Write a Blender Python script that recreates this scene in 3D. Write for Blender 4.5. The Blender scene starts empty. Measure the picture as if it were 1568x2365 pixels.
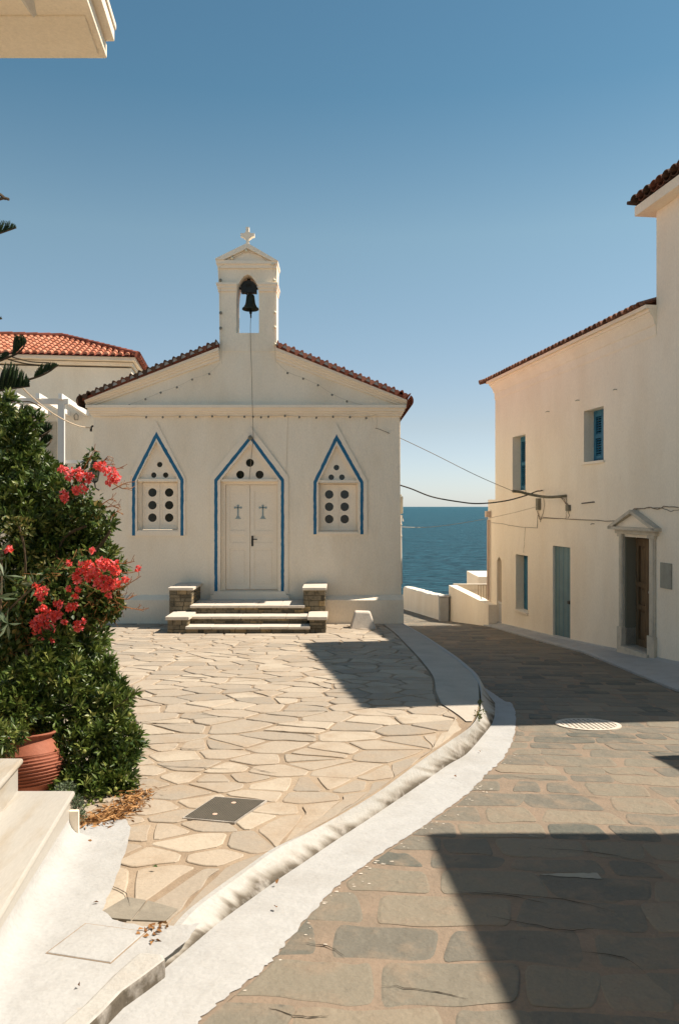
import bpy, math, random
import numpy as np
from mathutils import Vector
from mathutils.geometry import tessellate_polygon
random.seed(7); RNG = np.random.default_rng(11)
scn = bpy.context.scene
COL = scn.collection

# ------------------------------------------------------------------ camera, light, sky
FPX, CX, CY, EYE = 1839.0, 784.0, 1170.0, 1.607     # picture measured on a 1568 x 2365 sheet
cam_d = bpy.data.cameras.new('camera')
cam = bpy.data.objects.new('camera', cam_d); COL.objects.link(cam)
cam.location = (0, 0, EYE); cam.rotation_euler = (math.radians(90), 0, 0)
cam_d.sensor_fit = 'VERTICAL'; cam_d.sensor_height = 36; cam_d.sensor_width = 24
cam_d.lens = 28.0; cam_d.shift_y = -12.5/2365; cam_d.clip_end = 60000
scn.camera = cam

SUN_EL, SUN_AZ = math.radians(53.0), math.radians(8.8)   # azimuth measured from +x towards +y
SUN_DIR = Vector((math.cos(SUN_EL)*math.cos(SUN_AZ), math.cos(SUN_EL)*math.sin(SUN_AZ), math.sin(SUN_EL)))
sl = bpy.data.lights.new('sun', 'SUN'); sl.energy = 4.4; sl.angle = math.radians(0.53); sl.color = (1.0, 0.895, 0.765)
so = bpy.data.objects.new('sun', sl); COL.objects.link(so)
so.rotation_euler = SUN_DIR.to_track_quat('Z', 'Y').to_euler()

world = bpy.data.worlds.new('World'); scn.world = world; world.use_nodes = True
wn = world.node_tree; wn.nodes.clear()
sky = wn.nodes.new('ShaderNodeTexSky'); sky.sky_type = 'NISHITA'; sky.sun_disc = False
sky.sun_elevation = SUN_EL; sky.sun_rotation = math.pi/2 - SUN_AZ
sky.altitude = 0; sky.air_density = 1.0; sky.dust_density = 0.25; sky.ozone_density = 2.2
bg = wn.nodes.new('ShaderNodeBackground'); bg.inputs[1].default_value = 0.115
wo = wn.nodes.new('ShaderNodeOutputWorld')
tint = wn.nodes.new('ShaderNodeMix'); tint.data_type = 'RGBA'; tint.blend_type = 'MULTIPLY'; tint.inputs[0].default_value = 1

tc = wn.nodes.new('ShaderNodeTexCoord'); sx = wn.nodes.new('ShaderNodeSeparateXYZ'); sr = wn.nodes.new('ShaderNodeValToRGB')
for pos, c in ((0.0, (.53, .59, .77)), (.10, (.62, .56, .54)), (.32, (.68, .70, .56)), (.46, (.42, .58, .51)), (.75, (.36, .53, .49))):
    e = sr.color_ramp.elements[0] if pos == 0 else sr.color_ramp.elements.new(pos)
    e.color = (c[0], c[1], c[2], 1)
sr.color_ramp.elements[-1].color = (.36, .53, .49, 1)
wn.links.new(tc.outputs['Generated'], sx.inputs[0]); wn.links.new(sx.outputs[2], sr.inputs[0]); wn.links.new(sr.outputs[0], tint.inputs[7])
wn.links.new(sky.outputs[0], tint.inputs[6]); wn.links.new(tint.outputs[2], bg.inputs[0]); wn.links.new(bg.outputs[0], wo.inputs[0])
scn.view_settings.view_transform = 'Standard'; scn.view_settings.look = 'None'
scn.view_settings.exposure = 0.84; scn.view_settings.gamma = 1.0

# ------------------------------------------------------------------ tagging and mesh helpers
WLOC = {}
def tag(o, label=None, cat=None, group=None, kind=None):
    if label: o['label'] = label
    if cat: o['category'] = cat
    if group: o['group'] = group
    if kind: o['kind'] = kind
    return o
def thing(name, label, cat, loc=(0, 0, 0), group=None):
    o = bpy.data.objects.new(name, None); COL.objects.link(o); o.location = loc
    o.empty_display_size = 0.2
    WLOC[o.name] = Vector(loc)
    return tag(o, label, cat, group)
def link_mesh(name, me, m, parent, center):
    o = bpy.data.objects.new(name, me); COL.objects.link(o)
    if m: me.materials.append(m)
    WLOC[o.name] = Vector(center)
    if parent:
        o.parent = parent; o.location = Vector(center) - WLOC[parent.name]
    else: o.location = center
    return o
def mesh_np(name, V, F, m, parent=None, tone=None, smooth=False):
    V = np.asarray(V, dtype=np.float64); F = np.asarray(F, dtype=np.int32)
    c = (V.min(0)+V.max(0))/2; c[2] = V[:, 2].min(); V = V - c
    me = bpy.data.meshes.new(name); k = F.shape[1]
    me.vertices.add(len(V)); me.vertices.foreach_set('co', V.astype(np.float32).ravel())
    me.loops.add(F.size); me.loops.foreach_set('vertex_index', F.ravel())
    me.polygons.add(len(F)); me.polygons.foreach_set('loop_start', np.arange(0, F.size, k, dtype=np.int32))
    me.polygons.foreach_set('loop_total', np.full(len(F), k, dtype=np.int32))
    me.update(calc_edges=True)
    if tone is not None:
        a = me.attributes.new('tone', 'FLOAT', 'FACE'); a.data.foreach_set('value', np.asarray(tone, dtype=np.float32))
    if smooth: me.polygons.foreach_set('use_smooth', np.ones(len(F), dtype=bool))
    return link_mesh(name, me, m, parent, c)

class MB:
    def __init__(s, fn=None): s.v = []; s.f = []; s.t = []; s.fn = fn; s.tone = 0.5
    def P(s, p):
        s.v.append(tuple(s.fn(*p)) if s.fn else tuple(p)); return len(s.v)-1
    def F(s, idx): s.f.append(tuple(idx)); s.t.append(s.tone)
    def poly(s, pts): s.F([s.P(p) for p in pts])
    def box(s, a0, a1, b0, b1, c0, c1):
        i = [s.P(p) for p in ((a0,b0,c0),(a1,b0,c0),(a1,b1,c0),(a0,b1,c0),(a0,b0,c1),(a1,b0,c1),(a1,b1,c1),(a0,b1,c1))]
        for q in ((0,3,2,1),(4,5,6,7),(0,1,5,4),(1,2,6,5),(2,3,7,6),(3,0,4,7)): s.F([i[k] for k in q])
        return s
    def prism(s, outer, c0, c1, holes=(), back=True):
        """2-D outline (a,b) with holes, extruded from c0 (front) to c1"""
        loops = [list(outer)] + [list(h) for h in holes]
        tris = tessellate_polygon([[Vector((p[0], p[1], 0)) for p in l] for l in loops])
        base = []; flat = [p for l in loops for p in l]
        for c in (c0, c1): base.append([s.P((p[0], p[1], c)) for p in flat])
        for t in tris:
            s.F([base[0][k] for k in t])
            if back: s.F([base[1][k] for k in reversed(t)])
        o = 0
        for l in loops:
            n = len(l)
            for k in range(n):
                a, b = o+k, o+(k+1) % n
                s.F((base[0][a], base[0][b], base[1][b], base[1][a]))
            o += n
        return s
    def tube(s, path, r, n=8, r1=None, cap=True):
        path = [Vector(s.fn(*p)) if s.fn else Vector(p) for p in path]; fn = s.fn; s.fn = None
        rings = []; up = Vector((0, 0, 1)); N = len(path)
        for k, p in enumerate(path):
            d = (path[min(k+1, N-1)] - path[max(k-1, 0)])
            if d.length < 1e-9: d = Vector((0, 0, 1))
            d.normalize(); u = d.cross(up)
            if u.length < 0.05: u = d.cross(Vector((1, 0, 0)))
            u.normalize(); w = u.cross(d)
            rr = r[k] if isinstance(r, (list, tuple)) else (r if r1 is None else r + (r1-r)*k/max(1, N-1))
            rings.append([s.P(p + (u*math.cos(2*math.pi*j/n) + w*math.sin(2*math.pi*j/n))*rr) for j in range(n)])
        for a, b in zip(rings, rings[1:]):
            for j in range(n): s.F((a[j], a[(j+1) % n], b[(j+1) % n], b[j]))
        if cap: s.F(rings[0][::-1]); s.F(rings[-1])
        s.fn = fn; return s
    def lathe(s, prof, c, n=24, axis=None):
        c = Vector(c); rings = []
        ax = Vector(axis).normalized() if axis else Vector((0, 0, 1))
        q = Vector((0, 0, 1)).rotation_difference(ax)
        for r, z in prof:
            rings.append([s.P(c + q @ Vector((r*math.cos(2*math.pi*j/n), r*math.sin(2*math.pi*j/n), z))) for j in range(n)])
        for a, b in zip(rings, rings[1:]):
            for j in range(n): s.F((a[j], a[(j+1) % n], b[(j+1) % n], b[j]))
        s.F(rings[0][::-1]); s.F(rings[-1]); return s
    def ball(s, c, r, n=10):
        return s.lathe([(r*math.sin(math.pi*k/n) + 1e-4, -r*math.cos(math.pi*k/n)) for k in range(n+1)], c, n)
    def build(s, name, m, parent=None, smooth=False, bevel=0, ptone=False):
        V = np.array(s.v); c = (V.min(0)+V.max(0))/2; c[2] = V[:, 2].min()
        me = bpy.data.meshes.new(name); me.from_pydata([tuple(p-c) for p in V], [], s.f); me.update()
        if ptone:
            acc = np.zeros(len(V)); cnt = np.zeros(len(V))+1e-6
            for f_, t_ in zip(s.f, s.t):
                for q_ in f_: acc[q_] += t_; cnt[q_] += 1
            a = me.attributes.new('tone', 'FLOAT', 'POINT'); a.data.foreach_set('value', (acc/cnt).astype(np.float32))
        else:
            a = me.attributes.new('tone', 'FLOAT', 'FACE'); a.data.foreach_set('value', np.array(s.t, dtype=np.float32))
        if smooth: me.polygons.foreach_set('use_smooth', np.ones(len(s.f), dtype=bool))
        import bmesh
        bm = bmesh.new(); bm.from_mesh(me); bmesh.ops.recalc_face_normals(bm, faces=bm.faces); bm.to_mesh(me); bm.free()
        o = link_mesh(name, me, m, parent, c)
        if bevel:
            b = o.modifiers.new('soft_edges', 'BEVEL'); b.width = bevel; b.segments = 2; b.limit_method = 'ANGLE'; b.angle_limit = math.radians(40)
        return o

def lerp(a, b, t): return a + (b-a)*t
def ray(px, py): return Vector(((px-CX)/FPX, 1.0, -(py-CY)/FPX))
def at(px, py, d): return Vector((0, 0, EYE)) + ray(px, py)*d
def hit(px, py, p0, n):
    o = Vector((0, 0, EYE)); r = ray(px, py); n = Vector(n)
    return o + r*((Vector(p0)-o).dot(n)/r.dot(n))
# ground levels
def zp(y): return -0.038*y
_RY = [-30, -6, 2, 3, 4.5, 6, 8, 9.9, 12.56, 16.5, 20, 23.6, 31, 60]
_RZ = [1.4, .26, -.093, -.150, -.253, -.363, -.523, -.690, -.883, -1.183, -1.403, -1.788, -2.393, -5]
def zr(y):
    return float(sum(np.interp(y+k, _RY, _RZ) for k in (-.6, -.3, 0, .3, .6))/5)
def gpt(px, py, zf, lift=0.0):
    lo, hi = 1.0, 60.0; s = (py-CY)/FPX
    for _ in range(50):
        m = (lo+hi)/2
        if EYE - s*m > zf(m): lo = m
        else: hi = m
    p = at(px, py, lo); return Vector((p.x, p.y, zf(p.y)+lift))
def catmull(pts, n=8):
    out = []
    P = [pts[0]] + list(pts) + [pts[-1]]
    for i in range(1, len(P)-2):
        for k in range(n):
            t = k/n; a, b, c, d = P[i-1], P[i], P[i+1], P[i+2]
            out.append(0.5*((2*b)+(c-a)*t+(2*a-5*b+4*c-d)*t*t+(3*b-a-3*c+d)*t**3))
    out.append(pts[-1]); return out

# ------------------------------------------------------------------ materials
def nd(nt, t, **kw):
    n = nt.nodes.new('ShaderNode'+t)
    for k, v in kw.items(): setattr(n, k, v)
    return n
def mat(name, col, rough=0.85, col2=None, ns=2.0, lo=.35, hi=.65, col3=None, ns3=12, lo3=.6, hi3=.7, bump=0.0, bs=30, bump2=0, bs2=4,
        tone=None, spec=.25, metal=0, stretch=(1, 1, 1), sub=0, trans=0):
    m = bpy.data.materials.new(name); m.use_nodes = True; nt = m.node_tree; L = nt.links
    b = nt.nodes['Principled BSDF']; b.inputs['Roughness'].default_value = rough; b.inputs['Metallic'].default_value = metal
    b.inputs['Specular IOR Level'].default_value = spec
    geo = nd(nt, 'NewGeometry'); mp = nd(nt, 'Mapping'); mp.inputs['Scale'].default_value = stretch
    L.new(geo.outputs['Position'], mp.inputs['Vector']); vec = mp.outputs[0]
    def rgba(c): return (c[0], c[1], c[2], 1)
    cur = None
    def noise(scale, detail=6, rg=.6):
        n = nd(nt, 'TexNoise'); n.inputs['Scale'].default_value = scale; n.inputs['Detail'].default_value = detail
        n.inputs['Roughness'].default_value = rg; L.new(vec, n.inputs['Vector']); return n.outputs['Fac']
    def mix(fac, A, B):
        x = nd(nt, 'Mix', data_type='RGBA')
        L.new(fac, x.inputs[0])
        for v, s in ((A, 6), (B, 7)):
            if isinstance(v, tuple): x.inputs[s].default_value = rgba(v)
            else: L.new(v, x.inputs[s])
        return x.outputs[2]
    def rng(v, a, c):
        r = nd(nt, 'MapRange'); r.inputs[1].default_value = a; r.inputs[2].default_value = c; L.new(v, r.inputs[0]); return r.outputs[0]
    cur = tuple(col)
    if tone:
        at_ = nd(nt, 'Attribute', attribute_name='tone')
        r = nd(nt, 'ValToRGB'); r.color_ramp.elements[0].color = rgba(tone[0]); r.color_ramp.elements[1].color = rgba(tone[-1])
        for k, c in enumerate(tone[1:-1]):
            e = r.color_ramp.elements.new((k+1)/(len(tone)-1)); e.color = rgba(c)
        L.new(at_.outputs['Fac'], r.inputs[0]); cur = r.outputs[0]
    if col2: cur = mix(rng(noise(ns), lo, hi), cur, tuple(col2))
    if col3: cur = mix(rng(noise(ns3, 8, .7), lo3, hi3), cur, tuple(col3))
    # fine value mottling
    mo = rng(noise(55, 4, .7), .25, .75); mm = nd(nt, 'Mix', data_type='RGBA', blend_type='MULTIPLY'); mm.inputs[0].default_value = 1
    if isinstance(cur, tuple): mm.inputs[6].default_value = rgba(cur)
    else: L.new(cur, mm.inputs[6])
    g = nd(nt, 'MapRange'); g.inputs[3].default_value = .9; g.inputs[4].default_value = 1.07; L.new(mo, g.inputs[0])
    L.new(g.outputs[0], mm.inputs[7]); L.new(mm.outputs[2], b.inputs['Base Color'])
    if bump or bump2:
        bp = nd(nt, 'Bump'); bp.inputs['Strength'].default_value = 1; bp.inputs['Distance'].default_value = bump or bump2
        L.new(noise(bs if bump else bs2, 8, .6), bp.inputs['Height'])
        if bump and bump2:
            b2 = nd(nt, 'Bump'); b2.inputs['Distance'].default_value = bump2; L.new(noise(bs2, 3, .5), b2.inputs['Height'])
            L.new(b2.outputs[0], bp.inputs['Normal'])
        L.new(bp.outputs[0], b.inputs['Normal'])
    if sub:
        tr = nd(nt, 'BsdfTranslucent'); L.new(mm.outputs[2], tr.inputs[0])
        ms = nd(nt, 'MixShader'); ms.inputs[0].default_value = sub; out = nt.nodes['Material Output']
        L.new(b.outputs[0], ms.inputs[1]); L.new(tr.outputs[0], ms.inputs[2]); L.new(ms.outputs[0], out.inputs['Surface'])
    return m

M = {}
M['wall'] = mat('chapel_plaster', (.945, .825, .655), .9, (.85, .72, .545), 1.6, .42, .75, (.74, .63, .48), 6, .66, .82, stretch=(1, 1, .4), bump=.004, bs=70, bump2=.02, bs2=5)
M['wall_r'] = mat('house_plaster', (.95, .835, .67), .9, (.87, .74, .57), 1.2, .42, .75, (.76, .645, .50), 5, .66, .82, stretch=(1, 1, .4), bump=.004, bs=60, bump2=.03, bs2=3)
M['trim'] = mat('painted_trim', (.94, .815, .65), .8, (.89, .765, .605), 3, .45, .8, bump=.002, bs=60)
M['white'] = mat('whitewash', (.415, .41, .395), .85, (.355, .345, .325), 3.5, .45, .75, (.42, .36, .29), 14, .66, .78, bump=.004, bs=40, bump2=.012, bs2=7)
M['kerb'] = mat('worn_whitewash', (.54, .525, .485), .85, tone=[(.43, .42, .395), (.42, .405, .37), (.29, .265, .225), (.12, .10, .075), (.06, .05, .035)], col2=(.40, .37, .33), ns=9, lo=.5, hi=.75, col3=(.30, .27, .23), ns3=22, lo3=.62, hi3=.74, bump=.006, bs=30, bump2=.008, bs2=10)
M['kerbstone'] = mat('dirty_kerb_stone', (.46, .42, .37), .85, (.28, .25, .215), 9, .4, .65, (.20, .18, .15), 20, .56, .68, bump=.01, bs=25, bump2=.02, bs2=8)
M['strip'] = mat('grey_screed', (.50, .44, .365), .9, (.42, .37, .305), 3, .4, .7, bump=.004, bs=50)
M['plaza'] = mat('flagstone', (.6, .5, .4), .8, tone=[(.31, .265, .21), (.37, .31, .24), (.41, .34, .26), (.46, .39, .30)],
                 col2=(.36, .28, .20), ns=3.5, lo=.48, hi=.72, bump=.005, bs=30, bump2=.01, bs2=5)
M['mortar'] = mat('brown_mortar', (.37, .285, .20), .95, (.25, .185, .125), 2.2, .4, .7, bump=.008, bs=40)
M['road'] = mat('road_slate', (.3, .23, .17), .8, tone=[(.115, .115, .095), (.165, .15, .12), (.21, .185, .14), (.265, .22, .16)],
                col2=(.25, .195, .14), ns=6, lo=.48, hi=.74, col3=(.12, .11, .09), ns3=16, lo3=.62, hi3=.72, bump=.009, bs=22, bump2=.02, bs2=6)
M['rmortar'] = mat('orange_mortar', (.265, .20, .145), .95, (.215, .17, .125), 4, .4, .7, bump=.008, bs=35)
M['marble'] = mat('marble', (.425, .40, .355), .45, (.36, .295, .21), 3.2, .5, .72, bump=.001, bs=30, stretch=(2.2, .35, 1.5), spec=.4)
M['blue'] = mat('blue_paint', (.020, .135, .25), .6, (.028, .165, .30), 6)
M['shutter'] = mat('blue_shutter', (.045, .20, .30), .55, (.03, .14, .23), 8)
M['tealdoor'] = mat('grey_blue_door', (.15, .24, .245), .55, (.12, .19, .20), 3)
M['palegrey'] = mat('pale_blue_paint', (.30, .37, .37), .6)
M['glass'] = mat('dark_glass', (.008, .012, .008), .12, spec=.5)
M['black'] = mat('black_iron', (.012, .014, .012), .5, spec=.4)
M['bronze'] = mat('dark_bronze', (.014, .02, .014), .5, (.03, .04, .028), 9)
M['tile'] = mat('terracotta_tile', (.5, .2, .1), .8, tone=[(.40, .135, .07), (.55, .22, .125), (.66, .29, .175)], col2=(.30, .13, .08), ns=7, lo=.55, hi=.8, bump=.004, bs=30)
M['tile_old'] = mat('weathered_tile', (.3, .1, .05), .85, tone=[(.17, .05, .028), (.30, .085, .05), (.40, .13, .075)], col2=(.10, .045, .03), ns=6, lo=.5, hi=.75, bump=.004, bs=30)
M['schist'] = mat('schist_wall', (.16, .13, .085), .9, tone=[(.09, .075, .05), (.17, .145, .10), (.24, .19, .12), (.34, .24, .12)], col2=(.08, .07, .05), ns=14, lo=.5, hi=.7, bump=.012, bs=22)
M['slab'] = mat('pale_tread', (.62, .55, .46), .8, (.52, .455, .375), 7, .45, .7, bump=.004, bs=30)
M['wood'] = mat('old_wood', (.20, .125, .065), .65, (.11, .07, .038), 6, .4, .7, bump=.003, bs=30, stretch=(4, 4, .6))
M['stonefr'] = mat('grey_marble_frame', (.62, .545, .43), .7, (.48, .42, .33), 6, .45, .7, bump=.004, bs=30)
M['plaque'] = mat('grey_plaque', (.36, .345, .28), .7, (.30, .285, .235), 8)
M['slate'] = mat('slate_paver', (.27, .24, .19), .85, (.22, .195, .155), 8, bump=.004, bs=30)
M['iron_cover'] = mat('cast_iron', (.055, .05, .04), .7, (.08, .07, .055), 12)
M['schistgrid'] = mat('worn_iron', (.12, .105, .08), .6)
M['dirt'] = mat('dark_dirt', (.05, .04, .028), .95)
M['pink'] = mat('handle_paint', (.60, .42, .32), .7)
M['pot'] = mat('terracotta_pot', (.29, .092, .05), .75, (.34, .13, .08), 5, .4, .7, (.68, .40, .28), 30, .70, .76, bump=.003, bs=40)
M['cable'] = mat('black_cable', (.035, .028, .02), .6)
M['wire'] = mat('brown_wire', (.24, .18, .12), .8)
M['wirelight'] = mat('faded_wire', (.68, .58, .44), .8)
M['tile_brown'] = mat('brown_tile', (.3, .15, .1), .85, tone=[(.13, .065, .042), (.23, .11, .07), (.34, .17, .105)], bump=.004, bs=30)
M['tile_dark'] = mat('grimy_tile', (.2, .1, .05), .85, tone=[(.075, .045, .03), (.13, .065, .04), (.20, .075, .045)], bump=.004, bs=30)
M['wirepale'] = mat('pale_wire', (.60, .48, .35), .8)
M['bundle'] = mat('taped_bundle', (.17, .155, .10), .9, (.26, .23, .16), 30, bump=.006, bs=60)
M['box'] = mat('plastic_box', (.50, .46, .37), .6)
M['boxdark'] = mat('grey_green_box', (.22, .20, .145), .7)
M['pipe'] = mat('pale_pipe', (.80, .72, .62), .5)
M['piper'] = mat('pinkish_pipe', (.60, .46, .36), .6)
M['bulb'] = mat('cream_bulb', (.80, .70, .50), .3, spec=.5)
M['bulbdark'] = mat('grey_bulb', (.20, .19, .15), .35, spec=.5)
M['grey_and_shade'] = mat('shaded_white_and_grey', (.66, .62, .56), .75, bump=.002)  # grey stands for the white pergola's shaded faces; also a grey plaster patch
M['brightwhite'] = mat('white_paint', (.86, .80, .72), .7)
M['lattice'] = mat('lattice_paint', (.52, .46, .36), .8)
M['bark'] = mat('bark', (.12, .085, .05), .9, (.07, .05, .032), 14, bump=.006, bs=30)
M['twig'] = mat('dry_twig', (.30, .13, .05), .9)
M['pitto'] = mat('pittosporum_leaf', (.05, .09, .02), .42, tone=[(.028, .058, .012), (.070, .115, .020), (.135, .175, .032), (.30, .30, .09)], spec=.45, sub=.14)
M['boug'] = mat('bougainvillea_leaf', (.05, .09, .02), .5, tone=[(.02, .048, .010), (.045, .085, .014), (.085, .11, .02), (.24, .18, .05)], spec=.35, sub=.2)
M['flower'] = mat('coral_bract', (.7, .06, .06), .6, tone=[(.76, .06, .04), (.86, .13, .10), (.90, .26, .30)], spec=.2, sub=.3)
M['pine'] = mat('pine_needle', (.02, .045, .015), .55, tone=[(.010, .024, .008), (.02, .042, .012), (.035, .062, .018)], spec=.3)
M['grey_leaf'] = mat('grey_green_leaf', (.11, .15, .085), .5, tone=[(.07, .11, .05), (.12, .16, .09), (.19, .21, .13)], spec=.4, sub=.12)
M['dry'] = mat('dry_leaf', (.3, .15, .06), .9, tone=[(.16, .07, .025), (.34, .17, .06), (.50, .29, .13)])
M['lamp_glass'] = mat('lamp_glass', (.20, .19, .14), .2, spec=.5)
M['soil'] = mat('soil', (.36, .30, .23), .95, (.30, .24, .18), 3, bump=.02, bs=8)
M['pod'] = mat('green_pod', (.22, .24, .06), .5)

# ------------------------------------------------------------------ setting: sea and land
sm = bpy.data.materials.new('sea_water'); sm.use_nodes = True; nt = sm.node_tree; L = nt.links
b = nt.nodes['Principled BSDF']; b.inputs['Base Color'].default_value = (.008, .05, .07, 1); b.inputs['Roughness'].default_value = .42; b.inputs['Specular IOR Level'].default_value = .13
b.inputs['IOR'].default_value = 1.33
geo = nd(nt, 'NewGeometry'); mp = nd(nt, 'Mapping'); mp.inputs['Scale'].default_value = (.45, 1.0, 1); L.new(geo.outputs['Position'], mp.inputs[0])
n1 = nd(nt, 'TexNoise'); n1.inputs['Scale'].default_value = .9; n1.inputs['Detail'].default_value = 10; n1.inputs['Roughness'].default_value = .68; L.new(mp.outputs[0], n1.inputs['Vector'])
n2 = nd(nt, 'TexNoise'); n2.inputs['Scale'].default_value = .12; n2.inputs['Detail'].default_value = 5; L.new(mp.outputs[0], n2.inputs['Vector'])
b1 = nd(nt, 'Bump'); b1.inputs['Distance'].default_value = 1.5; L.new(n1.outputs[0], b1.inputs['Height'])
b2 = nd(nt, 'Bump'); b2.inputs['Distance'].default_value = 3.0; L.new(n2.outputs[0], b2.inputs['Height']); L.new(b1.outputs[0], b2.inputs['Normal'])
L.new(b2.outputs[0], b.inputs['Normal'])
rr_ = nd(nt, 'MapRange'); rr_.inputs[1].default_value = .42; rr_.inputs[2].default_value = .60; L.new(n1.outputs[0], rr_.inputs[0])
mx = nd(nt, 'Mix', data_type='RGBA'); mx.inputs[6].default_value = (.004, .030, .046, 1); mx.inputs[7].default_value = (.035, .135, .175, 1)  # light and dark of the ripples put into the water colour
L.new(rr_.outputs[0], mx.inputs[0]); L.new(mx.outputs[2], b.inputs['Base Color'])
s = MB(); s.poly([(-26000, 30, -9), (26000, 30, -9), (26000, 40000, -9), (-26000, 40000, -9)])
tag(s.build('sea', sm), kind='structure')

gx = np.linspace(-45, 45, 91); gy = np.linspace(-20, 60, 81)
V = []; F = []
for y in gy:
    for x in gx:
        z = min(zp(y), zr(y)) - .09
        shore = 38.5 - max(0, x-1.5)*1.15 if x > 0 else 38.5
        inl = min(y - shore, 30)
        if x > 16: inl = max(inl, x-16)
        if inl > 0: z -= min(inl*1.6, 12)
        V.append((x, y, z))
n = len(gx)
for j in range(len(gy)-1):
    for i in range(n-1): F.append((j*n+i, j*n+i+1, (j+1)*n+i+1, (j+1)*n+i))
tag(mesh_np('hillside', V, F, M['soil']), kind='structure')

# ------------------------------------------------------------------ kerb curve (E top edge, B foot, Q outer edge of the whitewash)
secs = [((60, 2470), (110, 2470), (360, 2470)), ((215, 2340), (262, 2345), (480, 2345)), ((380, 2200), (425, 2205), (600, 2245)), ((464, 2108), (505, 2137), (658, 2177)),
        ((561, 2034), (600, 2066), (763, 2059)), ((649, 1969), (695, 2000), (860, 1988)), ((750, 1911), (795, 1932), (970, 1912)),
        ((873, 1836), (918, 1850), (1060, 1850)), ((980, 1757), (1030, 1772), (1120, 1789)), ((1040, 1716), (1078, 1742), (1160, 1754)),
        ((1088, 1680), (1115, 1700), (1186, 1705)), ((1109, 1645), (1138, 1668), (1191, 1665)), ((1112, 1605), (1143, 1630), (1181, 1625))]
Es, Bs, Qs = [], [], []
for e, b_, q in secs:
    Es.append(gpt(*e, zp)); Bs.append(gpt(*b_, zr)); Qs.append(gpt(*q, zr))
for (px, py), w, w2 in (((1104, 1565), .16, .30), ((1078, 1538), .14, .28), ((1045, 1512), .12, .26), ((979, 1468), .12, .25), ((931, 1441), .12, .24)):
    e = gpt(px, py, zp); Es.append(e)
    Bs.append(Vector((e.x+w, e.y+.1*w, zr(e.y)))); Qs.append(Vector((e.x+w2, e.y+.1*w2, zr(e.y))))
E = catmull(Es, 22); B = catmull(Bs, 22); Q = catmull(Qs, 22)
Ey = np.array([p.y for p in E]); Ex = np.array([p.x for p in E]); Qy = np.array([p.y for p in Q]); Qx = np.array([p.x for p in Q])
oe = np.argsort(Ey); oq = np.argsort(Qy)
def xe(y): return float(np.interp(y, Ey[oe], Ex[oe]))
def xq(y): return float(np.interp(y, Qy[oq], Qx[oq]))
K = .13975; X0 = 6.75
def xwall(y): return X0 - K*y

def dense(x0f, x1f, y0, y1, zf, lift, ny, nx, name, m):
    V = []; F = []
    for j in range(ny+1):
        y = lerp(y0, y1, j/ny); a, c = x0f(y), x1f(y)
        for i in range(nx+1): V.append((lerp(a, c, i/nx), y, zf(y)+lift))
    for j in range(ny):
        for i in range(nx): F.append((j*(nx+1)+i, j*(nx+1)+i+1, (j+1)*(nx+1)+i+1, (j+1)*(nx+1)+i))
    return tag(mesh_np(name, V, F, m), kind='structure')
ynear = Ey.min()
# plaza bed and road bed
def plaza_x1(y): return xe(y)-.02 if y > ynear else xe(ynear)-.02-(ynear-y)*1.15
dense(lambda y: -10, plaza_x1, .2, 14.85, zp, 0, 60, 6, 'plaza_bed', M['mortar'])
dense(lambda y: min(-3.2, xq(y)-2.5) if y < 14 else -2.5, lambda y: xwall(y)+1.0, -8, 36, zr, 0, 120, 8, 'road_bed', M['rmortar'])
dense(lambda y: -10, lambda y: -5, 14.9, 30, lambda y: zp(y)-.02, 0, 10, 2, 'back_yard', M['strip'])

# kerb: rounded top, battered face
kv = MB()
rows = []
for k, (e, b_) in enumerate(zip(E, B)):
    d = Vector((b_.x-e.x, b_.y-e.y, 0)); d = d.normalized() if d.length > 1e-5 else Vector((1, 0, 0))
    w = .0012*math.sin(k*.23+1) + random.uniform(-.0005, .0005)
    t0 = Vector((e.x, e.y, zp(e.y)))
    inn = t0 - d*(.05+w*2) + Vector((0, 0, .014)); pre = t0 - d*.018 + Vector((0, 0, .018)); top = t0 + d*(.012+w) + Vector((0, 0, .002))
    h = top.z - b_.z
    mid = Vector((lerp(top.x, b_.x, .55), lerp(top.y, b_.y, .55), b_.z + .012 + h*.38))
    foot = Vector((b_.x+w, b_.y, b_.z + .006))
    low = inn + Vector((0, 0, -.05))
    rows.append([kv.P(p) for p in (low, inn, pre, top, mid, foot, foot - Vector((0, 0, .05)))])
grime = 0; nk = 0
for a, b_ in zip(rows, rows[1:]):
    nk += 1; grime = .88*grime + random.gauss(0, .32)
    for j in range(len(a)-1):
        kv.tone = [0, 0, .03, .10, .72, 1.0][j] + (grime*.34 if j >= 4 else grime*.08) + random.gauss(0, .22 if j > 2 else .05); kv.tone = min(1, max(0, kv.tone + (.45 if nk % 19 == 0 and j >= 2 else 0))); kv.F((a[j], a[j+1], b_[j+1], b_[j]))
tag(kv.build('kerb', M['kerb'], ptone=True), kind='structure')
# whitewashed gutter sheet with a ragged outer edge
gv = MB(); rows = []
for k, (b_, q) in enumerate(zip(B, Q)):
    r = []
    d = Vector((q.x-b_.x, q.y-b_.y, 0)); Lw = max(d.length, .01); d.normalize()
    jag = (.005*math.sin(k*.9+2*math.sin(k*.21)) + .010*math.sin(k*.11+math.sin(k*.047)*2) + random.uniform(-.006, .006))*min(1, Lw*3)
    for t in (-.02, .0, .25, .5, .75, 1):
        p = Vector((b_.x, b_.y, 0)) + d*(Lw*t + (jag if t == 1 else 0)); lift = .008 if t <= 0 else (.009 if t < .4 else (.0065 if t < 1 else .004))
        r.append(gv.P((p.x, p.y, zr(p.y)+lift)))
    rows.append(r)
for a, b_ in zip(rows, rows[1:]):
    for j in range(5): gv.F((a[j], a[j+1], b_[j+1], b_[j]))
tag(gv.build('whitewashed_gutter', M['white'], smooth=True), kind='structure')

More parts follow.
